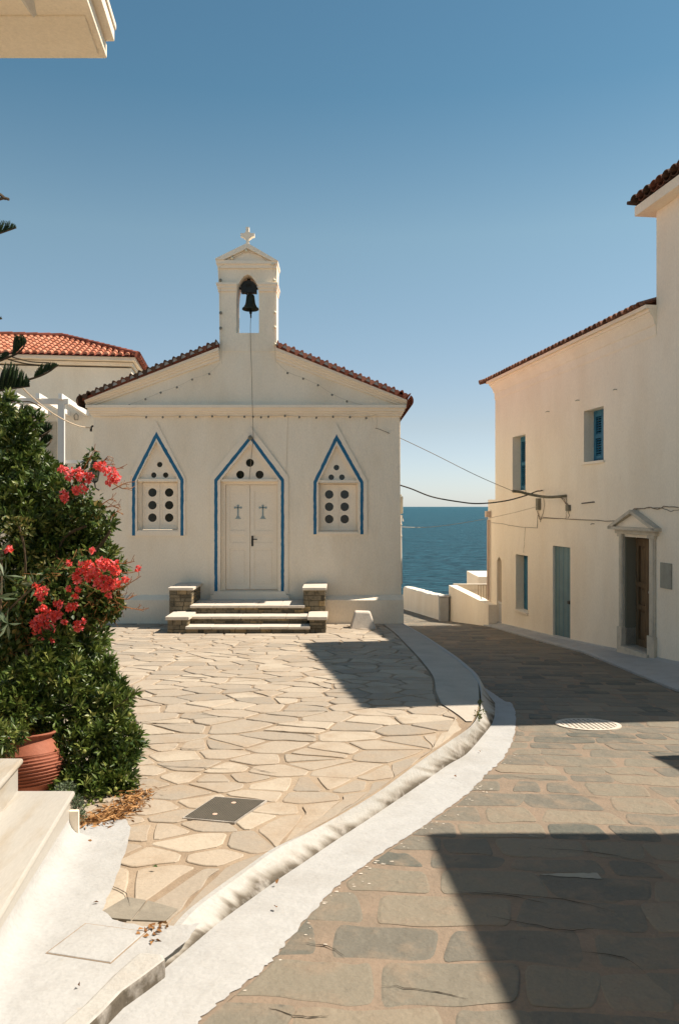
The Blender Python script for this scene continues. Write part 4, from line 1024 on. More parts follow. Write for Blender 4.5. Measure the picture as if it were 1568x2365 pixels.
# ------------------------------------------------------------------ low walls at the end of the street
PXO = 6.53
def par(a, b_, o): return (PXO-K*a + NW.x*o, a + NW.y*o, b_)
t = MB(par)
y0_, y1_ = 20.0, 23.6
t.prism([(y0_, -2.3), (y0_, EYE-2.47), (y1_, EYE-2.33), (y1_, -2.6)], 0, -.25)
t.box(y0_-.02, y0_+.2, -2.3, EYE-2.46, -.25, -.42)
pw = t.build('parapet_wall', M['wall_r']); tag(pw, 'white parapet wall continuing the house line with a sloping top', 'wall')
# low wall beside the road towards the sea
sw = MB(); A = Vector((3.07, 23.55)); Bp = Vector((2.5, 31.5)); rows = []
for k in range(25):
    t_ = k/24; p = A.lerp(Bp, t_); y = p.y; g = zr(y)
    top = EYE - lerp(2.70, 3.18, t_) + random.uniform(-.02, .02)
    off = Vector((.38, .03)); r = []
    for (dx, z) in ((0, g-.3), (-.02, g+.02), (0, g+.06), (0.02, top-.04), (.05, top+.0), (.2, top+.03), (.38, top), (.42, top-.05), (.44, g-3)):
        r.append(sw.P((p.x+dx, p.y+dx*.1, z)))
    rows.append(r)
for a, b_ in zip(rows, rows[1:]):
    for j in range(8): sw.F((a[j], a[j+1], b_[j+1], b_[j]))
sw.F(rows[0]); sw.F(rows[-1][::-1])
tag(sw.build('sea_wall', M['wall_r']), 'low rough white wall with a sunlit top along the sea side of the road', 'wall')
t = MB(); zt = EYE-2.66; t.box(2.93, 3.20, 23.35, 23.62, -2.3, zt); t.box(2.90, 3.23, 23.32, 23.65, zt, zt+.05); tag(t.build('wall_post', M['white'], bevel=.02), 'short square white post where the low sea wall meets the parapet', 'post')
t = MB(); a = at(1104, 1332, 27.5); c = at(1135, 1440, 27.5)
t.box(a.x, a.x+2.5, 27.5, 30, -4.5, a.z); tag(t.build('low_outhouse', M['wall_r']), 'small white block building behind the parapet above the sea', 'outhouse')
t = MB(); t.box(3.4, 6.2, 23.7, 23.9, -3.2, EYE-2.31); tag(t.build('terrace_wall', M['stonefr']), 'grey shaded terrace wall behind the sloping parapet', 'wall')
rl = thing('terrace_railing', 'thin brown metal railing beside the far corner of the white house', 'railing', (3.9, 21, EYE-2.5))
q0, q1 = at(1104, 1351, 23.2), at(1136, 1351.5, 20.9)
t = MB(); t.tube([q0, q1], .015, 6); t.build('top_rail', M['wire'], rl)
for k in range(6):
    p = q0.lerp(q1, k/5); t = MB(); t.tube([p, p-Vector((0, 0, .5))], .010, 6); t.build('baluster', M['wire'], rl)

# ------------------------------------------------------------------ unseen neighbours that shade the street
def houseblock(name, label, x0_, x1_, y0, y1, z0, z1, ov, m):
    h = thing(name, label, 'house', ((x0_+x1_)/2, (y0+y1)/2, z0))
    t = MB(); t.box(x0_, x1_, y0, y1, z0, z1-.16); t.build('wall', m, h)
    t = MB(); t.box(x0_-ov, x1_+ov, y0-ov, y1+ov*.5, z1-.16, z1); t.build('roof_slab', M['trim'], h)
    for k in range(2):
        t = MB(); yy = lerp(y0, y1, .3+.4*k); t.box(x0_-.03, x0_+.02, yy-.45, yy+.45, z0+.95, z0+2.1); t.build('window', M['shutter'], h)
    return h
# shadow of this eave reaches x=.55 at y=4.6
houseblock('corner_house', 'white flat roofed house beside the camera, shading the road at lower right', 4.40, 11, -6, 4.93, -.6, 4.6, .30, M['wall_r'])
t = MB(); t.box(5.05, 8, 5.82, 6.77, -.7, 3.05); tag(t.build('shadow_wall', M['wall_r']), 'plain high white block added beyond the right edge to cast a small road shadow', 'wall')  # unseen box, sized so its corner casts the small road shadow

# ------------------------------------------------------------------ house with the overhead eave, upper left
nh = thing('near_house', 'cream projecting roof eave of a near house in the top left corner', 'house', (-3.5, 1.5, 0))
def ev(a, b_, c): return (-1.446 - .099*(b_-4.96)*-1*-1 + a, b_, c)
ev = lambda a, b_, c: (-1.446 + .099*(4.96-b_) + a, b_, c)
z0_ = EYE+2.79
t = MB(ev); t.box(-3.5, 0, -3, 4.96, z0_, z0_+.085); t.box(-3.5, -.04, 4.52, 4.90, z0_-.012, z0_+.02); t.build('eave_slab', M['wall'], nh, bevel=.006)
t = MB(ev); t.box(-3.5, .052, -3, 4.93, z0_+.088, z0_+.16); t.box(-3.5, .062, -3, 4.94, z0_+.163, z0_+.20); t.build('roof_edge', M['trim'], nh, bevel=.004)
t = MB(ev)
prof = [(-.36, 4.42, .0), (-.31, 4.1, .05), (-.30, 3.9, .05), (-.29, 3.4, .01)]
i = [t.P(q) for q in ((-.33, 4.62, z0_-.001), (-.26, 4.2, z0_-.001), (-.24, 3.7, z0_-.001), (-.36, 3.6, z0_-.001), (-.40, 4.1, z0_-.001), (-.33, 4.2, z0_-.05), (-.31, 3.8, z0_-.04))]
for q in ((0, 1, 5), (1, 2, 6, 5), (2, 3, 6), (3, 4, 5, 6), (4, 0, 5)): t.F([i[k] for k in q])
t.build('plaster_patch', M['grey_and_shade'], nh)
t = MB(); t.box(-6, -2.75, -3, 4.3, -.6, z0_); t.build('wall', M['wall'], nh)

# ------------------------------------------------------------------ marble stairs
ms_ = thing('marble_steps', 'pale veined marble steps climbing leftwards in the lower left corner', 'steps', (-1.6, 3.6, zp(3.6)))
YE = 4.22
def stx(a, b_, c): return (a + .118*(YE-b_), b_, c)      # treads run parallel to the street
zt1 = EYE-1.503; zt2 = EYE-1.331; xt1 = (175-CX)/FPX*YE; xt2 = (56-CX)/FPX*YE
for k, (xn, zt) in enumerate(((xt1, zt1), (xt2, zt2), (xt2-.31, zt2+.17), (xt2-.62, zt2+.34))):
    t = MB(stx); ym = .6
    t.box(xn-.34, xn, ym, YE, zt-.03, zt); t.build('tread', M['marble'], ms_, bevel=.012)
    t = MB(stx); t.box(xn-.36, xn-.028, ym, YE-.01, -.35, zt-.032); t.build('riser', M['marble'], ms_)
t = MB(stx); rows = []
for k in range(12):
    y = lerp(.6, YE, k/11); x_ = xt1-.02
    rows.append([t.P((x_-.01+.20*(1-math.cos(a_)), y, zp(y)+.0175+.12*(1-math.sin(a_))**1.5)) for a_ in [math.pi/2*j_/8 for j_ in range(9)]])
for a, b_ in zip(rows, rows[1:]):
    for j in range(8): t.F((a[j], a[j+1], b_[j+1], b_[j]))
tag(t.build('whitewash_cove', M['white'], smooth=True), kind='structure')
t = MB(stx); t.box(xt1-.028, xt1+.02, YE-.02, YE+.006, zp(YE), zp(YE)+.16); t.build('end_block', M['trim'], ms_)

# kerb stone and covers
pts = [gpt(a, c, zp) for a, c in ((323, 2221), (378, 2226), (384, 2238), (340, 2272), (286, 2312), (236, 2366), (180, 2420), (110, 2420), (190, 2350), (262, 2275))]
t = MB(); t.prism([(p.x, p.y) for p in pts], -.06, .040); t.v = [(a, c, zp(c)+d) for a, c, d in t.v]
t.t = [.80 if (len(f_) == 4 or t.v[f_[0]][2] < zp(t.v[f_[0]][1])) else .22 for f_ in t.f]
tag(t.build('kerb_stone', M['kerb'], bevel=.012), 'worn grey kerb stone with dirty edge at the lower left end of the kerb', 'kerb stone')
cv = thing('square_cover', 'square dark iron manhole cover set in the plaza paving', 'manhole cover', gpt(520, 1873, zp))
c4 = [gpt(a, c, zp) for a, c in ((421.6, 1893.6), (497, 1844), (617.4, 1852.7), (542.6, 1904.6))]
t = MB(); t.prism([(p.x, p.y) for p in c4], 0, .013); t.v = [(a, c, zp(c)+d) for a, c, d in t.v]; t.build('frame', M['kerbstone'], cv)
cc4 = sum(c4, Vector())/4; in4 = [cc4+(p-cc4)*.95 for p in c4]
t = MB(); t.prism([(p.x, p.y) for p in in4], 0, .0145); t.v = [(a, c, zp(c)+d) for a, c, d in t.v]; t.build('plate', M['iron_cover'], cv)
t = MB()
for k in range(1, 22):
    for fam in (0, 1):
        f_ = k/22
        if fam == 0: a, c = in4[0].lerp(in4[1], f_), in4[3].lerp(in4[2], f_)
        else: a, c = in4[0].lerp(in4[3], f_), in4[1].lerp(in4[2], f_)
        t.tube([Vector((a.x, a.y, zp(a.y)+.0145)), Vector((c.x, c.y, zp(c.y)+.0145))], .0016, 4)
t.build('raised_grid', M['schistgrid'], cv)
for px, py in ((540, 1859.5), (497, 1886)):
    p = gpt(px, py, zp); t = MB(); t.lathe([(.001, .013), (.013, .013), (.015, .016), (.008, .017), (.001, .017)], (p.x, p.y, zp(p.y)), 12); t.build('lift_hole', M['pink'], cv)
rc = gpt(1357, 1674.5, zr); rc_t = thing('round_cover', 'round white painted manhole cover with a grid at the edge of the street shadow', 'manhole cover', rc)
def onroad(mb): mb.v = [(a, c, zr(c)+d) for a, c, d in mb.v]; return mb
t = MB(); ring = [(rc.x+.305*math.cos(a), rc.y+.305*math.sin(a)) for a in np.linspace(0, 2*math.pi, 40, endpoint=False)]
rin = [(rc.x+.262*math.cos(a), rc.y+.262*math.sin(a)) for a in np.linspace(0, 2*math.pi, 40, endpoint=False)]
t.prism(ring, .0, .012, holes=[rin]); onroad(t).build('ring', M['slab'], rc_t)
t = MB(); t.prism(rin, 0, .008); onroad(t).build('plate', M['road'], rc_t)
t = MB()
for k in range(-5, 6):
    o = k*.046; h_ = math.sqrt(max(0, .26**2-o*o))
    t.box(rc.x+o-.011, rc.x+o+.011, rc.y-h_, rc.y+h_, .008, .0115)
for k in range(-3, 4):
    o = k*.066; h_ = math.sqrt(max(0, .26**2-o*o))
    t.box(rc.x-h_, rc.x+h_, rc.y+o-.007, rc.y+o+.007, .008, .0110)
onroad(t).build('raised_grid', M['slab'], rc_t)
ht = [gpt(a, c, zp) for a, c in ((110, 2212), (199, 2144), (337, 2163), (256, 2235))]
t = MB(); hc = sum(ht, Vector())/4
t.prism([(p.x, p.y) for p in ht], 0, .022); t.v = [(a, c, zp(c)+d) for a, c, d in t.v]; hh_ = thing('whitewashed_hatch', 'whitewashed rectangular access lid in the white pavement beside the marble steps', 'hatch', hc); t.build('lid', M['white'], hh_, bevel=.004)
t = MB(); o2 = [hc+(p-hc)*1.035 for p in ht]; t.prism([(p.x, p.y) for p in o2], 0, .0195, holes=[[(p.x, p.y) for p in ht]]); t.v = [(a, c, zp(c)+d) for a, c, d in t.v]; t.build('joint', M['mortar'], hh_)

# ------------------------------------------------------------------ pot
pc = at(74, 1760, 5.0); pot = thing('terracotta_pot', 'large ribbed terracotta jar behind the marble steps under the shrubs', 'pot', (pc.x, pc.y, zp(5.0)))
zb = zp(5.0); rim_z = EYE-(1700-CY)/FPX*5.0; prof = [(.001, zb), (.11, zb), (.13, zb+.02)]
rm = .198
for k in range(73):
    t_ = k/72; z = lerp(zb+.04, rim_z-.10, t_); r = rm*(.68+.32*math.sin(math.pi*(.12+.72*t_)**1.05))
    
    if t_ < .93: r += .013*(((t_*11) % 1)**1.6) - .006
    prof.append((r, z))
prof += [(.150, rim_z-.06), (.132, rim_z-.04), (.135, rim_z-.02), (.158, rim_z-.008), (.160, rim_z), (.150, rim_z+.004), (.128, rim_z-.01), (.12, rim_z-.08), (.001, rim_z-.10)]
t = MB(); t.lathe([(r, z-zb) for r, z in prof], (pc.x, pc.y, zb), 40, (-.10, .16, 1)); t.build('jar', M['pot'], pot, smooth=True)

# ------------------------------------------------------------------ foliage tools
def frames(D_):
    D_ = D_/np.linalg.norm(D_, axis=1, keepdims=True)
    ref = np.where(np.abs(D_[:, 2:3]) > .9, np.array([[1., 0, 0]]), np.array([[0, 0, 1.]]))
    U = np.cross(D_, ref); U /= np.linalg.norm(U, axis=1, keepdims=True); return D_, U, np.cross(U, D_)
def leaves(name, pos, dirs, length, width, m, parent, roll=None, tone=None, fold=.25, droop=.15, shape='obovate'):
    n = len(pos); D_, U, W = frames(dirs)
    if roll is None: roll = RNG.uniform(0, 2*math.pi, n)
    c, s_ = np.cos(roll)[:, None], np.sin(roll)[:, None]; A = U*c + W*s_; N_ = np.cross(A, D_)
    L_ = np.broadcast_to(length, (n,))[:, None]; Wd = np.broadcast_to(width, (n,))[:, None]
    km, kw = (.62, 1.0) if shape == 'obovate' else ((.38, 1.0) if shape == 'ovate' else (.5, 1.0))
    base = pos; mid = pos + D_*L_*km - N_*L_*droop*.3; tip = pos + D_*L_ - N_*L_*droop
    l = mid + A*Wd*.5 + N_*Wd*fold; r = mid - A*Wd*.5 + N_*Wd*fold
    V = np.stack([base, l, tip, r, mid], 1).reshape(-1, 3)
    o = np.arange(n)[:, None]*5
    F = np.concatenate([o+np.array([[0, 1, 4]]), o+np.array([[1, 2, 4]]), o+np.array([[2, 3, 4]]), o+np.array([[3, 0, 4]])], 0)
    if tone is None: tone = np.clip(RNG.normal(.45, .22, n), 0, 1)
    return mesh_np(name, V, F, m, parent, np.tile(tone, 4))
def shell(blobs, n, inner=.55):
    """points with outward directions spread through overlapping balls, denser near the skin"""
    C_ = np.array([tuple(b[0]) for b in blobs]); R_ = np.array([b[1] for b in blobs])
    w = R_**2; w = w/w.sum(); k = RNG.choice(len(C_), n, p=w)
    d = RNG.normal(size=(n, 3)); d /= np.linalg.norm(d, axis=1, keepdims=True)
    rad = R_[k]*(inner+(1.06-inner)*RNG.random(n)**.5)
    lump = 1+.10*np.sin(d[:, 0]*9+k)*np.cos(d[:, 2]*8+k*2)
    return C_[k] + d*(rad*lump)[:, None], d
def rosettes(name, pts, dirs, per, ln, wd, m, parent, spread=(.45, 1.25), shape='obovate', up=.35):
    n = len(pts); D0 = dirs + np.array([0, 0, up]); D_, U, W = frames(D0)
    P = np.repeat(pts, per, 0); N = n*per
    ph = RNG.uniform(0, 2*math.pi, N); th = RNG.uniform(*spread, N)
    d = np.repeat(D_, per, 0)*np.cos(th)[:, None] + (np.repeat(U, per, 0)*np.cos(ph)[:, None] + np.repeat(W, per, 0)*np.sin(ph)[:, None])*np.sin(th)[:, None]
    P = P + d*.004 - np.repeat(D_, per, 0)*RNG.uniform(0, .03, N)[:, None]
    ton = np.clip(np.repeat(RNG.normal(.42, .2, n), per)+RNG.normal(0, .14, N), 0, 1)
    # keep leaf upper faces towards the axis
    return leaves(name, P, d, ln*RNG.uniform(.7, 1.2, N), wd*RNG.uniform(.75, 1.2, N), m, parent, tone=ton, shape=shape)
def B_(px, py, r, d): return (at(px, py, d), r*d/FPX)

# big pittosporum (upper left)
sh1 = thing('tall_shrub', 'tall dense dark green shrub filling the left edge above the red flowers', 'shrub', (-2.6, 6.6, zp(6.6)))
bl1 = [B_(*q) for q in ((-90, 1035, 120, 6.9), (-22, 1000, 72, 6.8), (0, 1090, 98, 6.6), (50, 1125, 88, 6.5), (85, 1160, 80, 6.4), (135, 1195, 66, 6.3), (150, 1250, 75, 6.2), (60, 1230, 110, 6.2),
        (-60, 1220, 170, 6.6), (195, 1265, 55, 6.2), (205, 1330, 60, 6.2), (100, 1330, 110, 6.3), (0, 1380, 120, 6.3), (215, 1390, 55, 6.1), (225, 1240, 30, 6.3), (110, 1450, 120, 6.2), (0, 1520, 130, 6.2), (190, 1480, 60, 6.1),
        (5, 952, 26, 6.7), (48, 1035, 40, 6.5), (245, 1290, 26, 6.1))]
for _ in range(26):
    q_ = random.choice(bl1[2:]); a_ = random.uniform(.7, 2.4); bl1.append((q_[0]+Vector((math.cos(a_), random.uniform(-.5, .1), math.sin(a_)))*q_[1]*.98, random.uniform(.06, .11)))
p, d = shell(bl1, 4600); rosettes('foliage', p, d, 10, .072, .021, M['pitto'], sh1)
# lower right pittosporum
sh2 = thing('low_shrub', 'bushy glossy green shrub beside the terracotta jar, spilling onto the paving', 'shrub', (-1.5, 5.1, zp(5.1)))
bl2 = [B_(*q) for q in ((215, 1600, 65, 5.6), (180, 1540, 65, 5.6), (235, 1660, 62, 5.4), (255, 1720, 55, 5.2), (262, 1780, 50, 5.1), (240, 1830, 52, 5.0), (200, 1850, 45, 4.9), (190, 1750, 75, 5.2), (160, 1660, 85, 5.4), (205, 1800, 60, 5.1),
        (110, 1590, 95, 5.7), (40, 1620, 90, 5.8), (130, 1520, 90, 5.8), (290, 1610, 14, 5.4), (285, 1800, 25, 5.0), (60, 1560, 90, 5.8), (-40, 1600, 110, 5.9), (165, 1820, 40, 5.0), (5, 1700, 42, 4.75), (40, 1690, 18, 4.78), (60, 1625, 55, 5.2), (10, 1640, 60, 5.1), (110, 1640, 40, 5.3), (120, 1700, 40, 5.25), (100, 1540, 45, 5.25), (70, 1570, 50, 5.25), (135, 1480, 40, 5.35), (150, 1560, 50, 5.3))]
for _ in range(26):
    q_ = random.choice(bl2[:10]); a_ = random.uniform(-.9, 1.3); bl2.append((q_[0]+Vector((math.cos(a_), random.uniform(-.5, .1), math.sin(a_)))*q_[1]*.98, random.uniform(.045, .085)))
p, d = shell(bl2, 3500); rosettes('foliage', p, d, 10, .066, .017, M['pitto'], sh2)
for shx, stems in ((sh2, [((95, 1710), (88, 1600), (105, 1480)), ((115, 1700), (100, 1620), (92, 1540)), ((90, 1700), (70, 1600), (62, 1500))]),
                   (sh1, [((130, 1290), (150, 1240), (200, 1215)), ((205, 1290), (240, 1250), (255, 1225)), ((60, 1900), (80, 1600), (110, 1330)), ((20, 1880), (0, 1500), (-40, 1100))])):
    dd = 5.35 if shx is sh2 else 6.0
    for st_ in stems:
        t = MB(); t.tube(catmull([at(a, c, dd) for a, c in st_], 6), .018, 7, r1=.009); t.build('stem', M['bark'], shx)
for px, py in ((192, 1862), (204, 1860), (252, 1832), (233, 1848), (268, 1822), (196, 1735), (300, 1650)):
    t = MB(); t.ball(at(px, py, 4.75), .012, 8); t.build('seed_pod', M['pod'], sh2, smooth=True)
# long twig
t = MB(); tw_ = [at(250, 1650, 5.3), at(270, 1632, 5.2), at(290, 1618, 5.2), at(312, 1600, 5.2)]; t.tube(catmull(tw_, 4), .004, 5); t.build('twig', M['bark'], sh2)
q = np.array([tuple(v) for v in catmull(tw_, 6)]); q = np.repeat(q, 3, 0); dq = RNG.normal(size=q.shape)*.5+np.array([.8, 0, .5]); leaves('twig_leaf', q, dq, .07, .018, M['pitto'], sh2)

# bougainvillea
bg_ = thing('bougainvillea', 'sprawling bougainvillea with coral red flower clusters in front of the chapel corner', 'bougainvillea', (-1.9, 6.0, zp(6.0)))
bl3 = [B_(*q) for q in ((215, 1065, 22, 6.0), (196, 1090, 24, 6.0), (185, 1140, 32, 6.0), (222, 1165, 20, 5.95), (150, 1165, 40, 6.0), (235, 1185, 20, 5.9), (205, 1180, 26, 6.0),
        (245, 1200, 14, 5.9), (160, 1380, 80, 5.6), (220, 1380, 50, 5.6), (255, 1400, 30, 5.6), (110, 1400, 80, 5.6), (260, 1350, 25, 5.6), (60, 1450, 70, 5.6), (200, 1330, 50, 5.7), (130, 1480, 70, 5.6))]
p, d = shell(bl3, 7500, .3); kp = (p[:, 2] < at(0, 1230, 6).z) | (RNG.random(len(p)) < .45); p, d = p[kp], d[kp]; dd = d*.4 + RNG.normal(size=d.shape)*.7 + np.array([0, 0, -.2])
leaves('foliage', p, dd, .050*RNG.uniform(.6, 1.2, len(p)), .038*RNG.uniform(.7, 1.1, len(p)), M['boug'], bg_, shape='ovate')
fl_ = [(258, 1092, 15), (240, 1078, 11), (268, 1104, 10), (253, 1112, 9), (226, 1075, 7), (144, 1083, 7), (163, 1090, 10), (160, 1102, 6), (185, 1090, 9), (186, 1102, 7), (207, 1100, 8), (205, 1110, 5), (190, 1128, 11), (176, 1132, 9), (148, 1143, 9), (150, 1153, 6),
       (225, 1310, 17), (210, 1318, 11), (238, 1300, 11), (250, 1310, 9), (263, 1303, 11), (192, 1306, 8), (203, 1334, 9), (232, 1335, 9), (242, 1355, 9), (226, 1350, 8), (268, 1347, 9), (255, 1348, 8), (180, 1340, 7), (176, 1330, 5), (270, 1320, 6), (290, 1338, 4),
       (93, 1432, 14), (82, 1445, 10), (105, 1442, 10), (113, 1415, 8), (124, 1423, 7), (133, 1420, 7), (88, 1458, 8), (118, 1452, 8), (90, 1370, 9), (103, 1364, 7), (138, 1396, 6), (166, 1401, 6), (181, 1450, 7), (20, 1268, 7), (175, 1398, 3)]
for _ in range(34): fl_.append((random.gauss(215, 38), random.gauss(1325, 26), 2.5) if random.random() < .5 else (random.gauss(125, 38), random.gauss(1425, 28), 2.5))
for px, py, r in fl_:
    c = at(px, py, 5.75 if py < 1200 else 5.3); R_ = r*5.5/FPX*.8; n = int(8 + r*3.2)
    dv = RNG.normal(size=(n, 3)); dv /= np.linalg.norm(dv, axis=1, keepdims=True)
    pp_ = np.array(tuple(c)) + dv*(R_*RNG.random(n)**.4)[:, None]*1.05
    leaves('flower_cluster', pp_, dv+RNG.normal(size=dv.shape)*.5, .026, .022, M['flower'], bg_, tone=np.clip(RNG.normal(.5 if py > 1300 else .6, .28, n), 0, 1), shape='ovate', fold=.3)
for tw_ in (((190, 1100), (200, 1075), (220, 1042)), ((222, 1080), (240, 1066), (252, 1053)), ((225, 1085), (245, 1075), (262, 1071)), ((260, 1130), (290, 1116), (310, 1113)), ((262, 1115), (285, 1127), (306, 1128)),
            ((235, 1165), (252, 1156), (262, 1151)), ((245, 1170), (262, 1168), (278, 1163)), ((270, 1320), (300, 1322), (322, 1316)), ((265, 1360), (295, 1350), (325, 1330)), ((270, 1380), (295, 1382), (310, 1375)), ((285, 1400), (320, 1408), (340, 1407)),
            ((262, 1300), (285, 1300), (310, 1296)), ((255, 1200), (262, 1190), (272, 1180)), ((248, 1075), (262, 1083), (285, 1078))):
    dd = 5.8 if tw_[0][1] < 1250 else 5.4
    t = MB(); pts = catmull([at(a+random.uniform(-2, 2), c+random.uniform(-2, 2), dd) for a, c in tw_], 5); t.tube(pts, .0045, 5, r1=.002)
    for k in range(6):
        p0 = pts[random.randrange(3, len(pts))]; t.tube([p0, p0+Vector((random.uniform(0, .05), random.uniform(-.03, .03), random.uniform(-.03, .05)))], .002, 4)
    t.build('dry_twig', M['twig'], bg_)
# fine dry orange tendrils through the bush
t = MB()
for k in range(260):
    c = random.choice(bl3[-8:]); dv = Vector(RNG.normal(size=3)); dv.normalize(); dv.y = -abs(dv.y)
    p0 = c[0]+dv*c[1]*1.03; t.tube([p0, p0+Vector(RNG.normal(size=3)*.03), p0+Vector(RNG.normal(size=3)*.045)+Vector((.01, -.02, .01))], .0017, 4, r1=.001, cap=False)
tag(t.build('dry_tendrils', M['twig'], bg_), kind='stuff')

# long leaved plant at the left edge
ol = thing('long_leaved_plant', 'grey green plant with long narrow leaves at the left edge', 'plant', (-2.1, 5.0, zp(5.0)))
for px, py, n, ln_, dpt in ((82, 1352, 11, .12, 5.2), (10, 1330, 13, .13, 5.2), (-10, 1380, 14, .16, 5.1), (20, 1440, 12, .13, 5.1), (-15, 1300, 12, .12, 5.2), (5, 1270, 9, .09, 5.3), (-20, 1460, 12, .16, 5.1)):
    c = at(px, py, dpt); dv = RNG.normal(size=(n, 3))*.8+np.array([.15, -.5, .15]); P = np.repeat(np.array([tuple(c)]), n, 0)
    leaves('leaf_whorl', P, dv, ln_*RNG.uniform(.7, 1.15, n), .022, M['grey_leaf'], ol, shape='mid', fold=.2, droop=.12)
t = MB(); t.tube(catmull([at(-60, 1760, 5.4), at(-30, 1600, 5.4), at(0, 1440, 5.2), at(5, 1280, 5.3)], 5), .014, 7, r1=.006); t.build('stem', M['bark'], ol)
t = MB(); t.tube(catmull([at(0, 1440, 5.2), at(30, 1400, 5.2), at(82, 1354, 5.22)], 5), .007, 6); t.build('stem', M['bark'], ol)
leaves('flower_cluster', np.repeat(np.array([tuple(at(82, 1352, 5.18))]), 24, 0)+RNG.normal(size=(24, 3))*.008, RNG.normal(size=(24, 3)), .02, .015, M['flower'], ol, tone=np.full(24, .1), shape='ovate')
# light green sapling leaves
sp = thing('bright_sapling', 'small bright green sapling growing through the dark shrub', 'sapling', (-2.2, 5.6, zp(5.6)))
p, d = shell([B_(*q) for q in ((45, 1225, 30, 5.75), (30, 1215, 22, 5.75), (60, 1205, 14, 5.75), (110, 1300, 20, 5.7), (100, 1320, 16, 5.7))], 150, .2)
leaves('foliage', p, d+RNG.normal(size=d.shape)*.5, .042, .02, M['boug'], sp, tone=np.clip(RNG.normal(.78, .08, 150), 0, 1), shape='ovate')
t = MB(); t.tube(catmull([at(30, 1760, 5.9), at(50, 1500, 5.9), at(60, 1300, 5.8), at(45, 1215, 5.75)], 5), .008, 6); t.build('stem', M['bark'], sp)
# small weeds by the stair end
for nm, bl_, n, lab in (('weed', [B_(230, 1762-0, 0, 5)], 0, ''),):
    pass
wd = thing('dusty_weed', 'dusty grey green weed against the end of the marble steps', 'weed', gpt(180, 1890, zp))
p, d = shell([B_(*q) for q in ((182, 1868, 16, 4.32), (178, 1850, 12, 4.32), (186, 1885, 12, 4.32), (158, 1822, 16, 4.45), (140, 1822, 12, 4.5))], 900, .2)
leaves('foliage', p, d+RNG.normal(size=d.shape)*.5, .016, .006, M['grey_leaf'], wd, shape='mid')
t = MB()
for k in range(5): g_ = gpt(172+k*4, 1893, zp); t.tube([g_, g_+Vector((random.uniform(-.02, .02), .0, .10))], .002, 4)
t.build('stem', M['bark'], wd)
kw_ = thing('kerb_weed', 'little green weed growing from the kerb corner at the shadow line', 'weed', gpt(1108, 1660, zp))
for px, py, n in ((1108, 1628, 40), (1105, 1658, 70), (1112, 1645, 20)):
    c = gpt(px, py, zp); P = np.array([tuple(c)])+RNG.normal(size=(n, 3))*np.array([.012, .05, .012]); P[:, 2] = zp(c.y)+np.abs(RNG.normal(size=n))*.02
    leaves('foliage', P, RNG.normal(size=(n, 3))+np.array([0, 0, .8]), .022, .012, M['boug'], kw_, shape='ovate', tone=np.full(n, .7))

# Norfolk pine: fans of upswept branchlets
np_ = thing('norfolk_pine', 'norfolk pine whose dark upswept needle fans reach in from the left edge', 'tree', (-4.3, 7.6, zp(7.6)))
t = MB(); t.tube([Vector((-4.3, 7.6, zp(7.6)-.1)), Vector((-4.25, 7.6, 2.5)), Vector((-4.2, 7.6, 6.5))], .13, 10, r1=.05); t.build('trunk', M['bark'], np_)
def fan(base, tip, spread, d, n=46, thick=.0065, lean=.55):
    """base/tip pixels of the axis; spread = px the branchlets rise above the axis at its widest"""
    a, c = at(*base, d), at(*tip, d); ax = c-a; Ln = ax.length
    root = Vector((-4.25, 7.6, a.z-.05)); mb = MB()
    path = catmull([root, root.lerp(a, .55)+Vector((0, 0, -.08)), a, c], 8); mb.tube(path, .016, 6, r1=.006); 
    br = mb.build('branch', M['bark'], np_)
    V = []; mb = MB(); sc = d/FPX
    for k in range(n):
        u = (k+.5)/n; st_ = a + ax*(u**1.1*.98); h_ = spread*sc*(1-u)**.55*(min(1, .5+u*2.2)); 
        side = random.uniform(-.45, .45)
        dirv = (ax.normalized()*lean + Vector((0, 0, 1))).normalized() + Vector((0, side*.8, 0)); dirv.normalize()
        p1 = st_+dirv*h_*.5+Vector((random.uniform(-.004, .004), 0, 0)); p2 = st_ + (dirv+Vector((.0, 0, .25))).normalized()*h_*random.uniform(.86, 1.06)
        mb.tone = random.random(); mb.tube([st_, p1, p2], [thick*.8, thick, thick*.35], 5)
        for q_ in range(7):
            f_ = random.random(); p = st_.lerp(p2, f_); e_ = p+Vector((random.uniform(-.012, .012), random.uniform(-.01, .01), random.uniform(.0, .016))); mb.tube([p, e_], .0016, 3, cap=False)
    mb.build('needle_fan', M['pine'], np_)
fan((-20, 545), (39, 526), 42, 7.6, 30); fan((30, 822), (62, 790), 50, 7.3, 56, lean=.2); fan((0, 834), (22, 818), 22, 7.3, 20)
fan((80, 873), (135, 844), 32, 7.2, 46, lean=.6); fan((-10, 905), (70, 892), 80, 7.2, 90, lean=.35); fan((35, 985), (84, 958), 55, 7.1, 60, lean=.3)
fan((82, 1012), (121, 990), 44, 6.9, 46, lean=.3); fan((88, 1040), (122, 1012), 36, 6.9, 40, lean=.4); fan((-5, 940), (40, 925), 40, 7.1, 40); fan((-30, 742), (6, 736), 14, 7.6, 12)
fan((-5, 1000), (60, 985), 60, 7.0, 50)
t = MB()
for pts in (((30, 825), (70, 835), (115, 838)), ((20, 830), (60, 840), (105, 845)), ((40, 930), (70, 928), (95, 940)), ((-5, 462), (10, 458), (22, 461)), ((-5, 445), (5, 452), (14, 460))):
    t.tube(catmull([at(a, c, 7.3) for a, c in pts], 5), .006 if pts[0][1] > 500 else .014, 5)
t.build('bare_twig', M['bark'], np_)

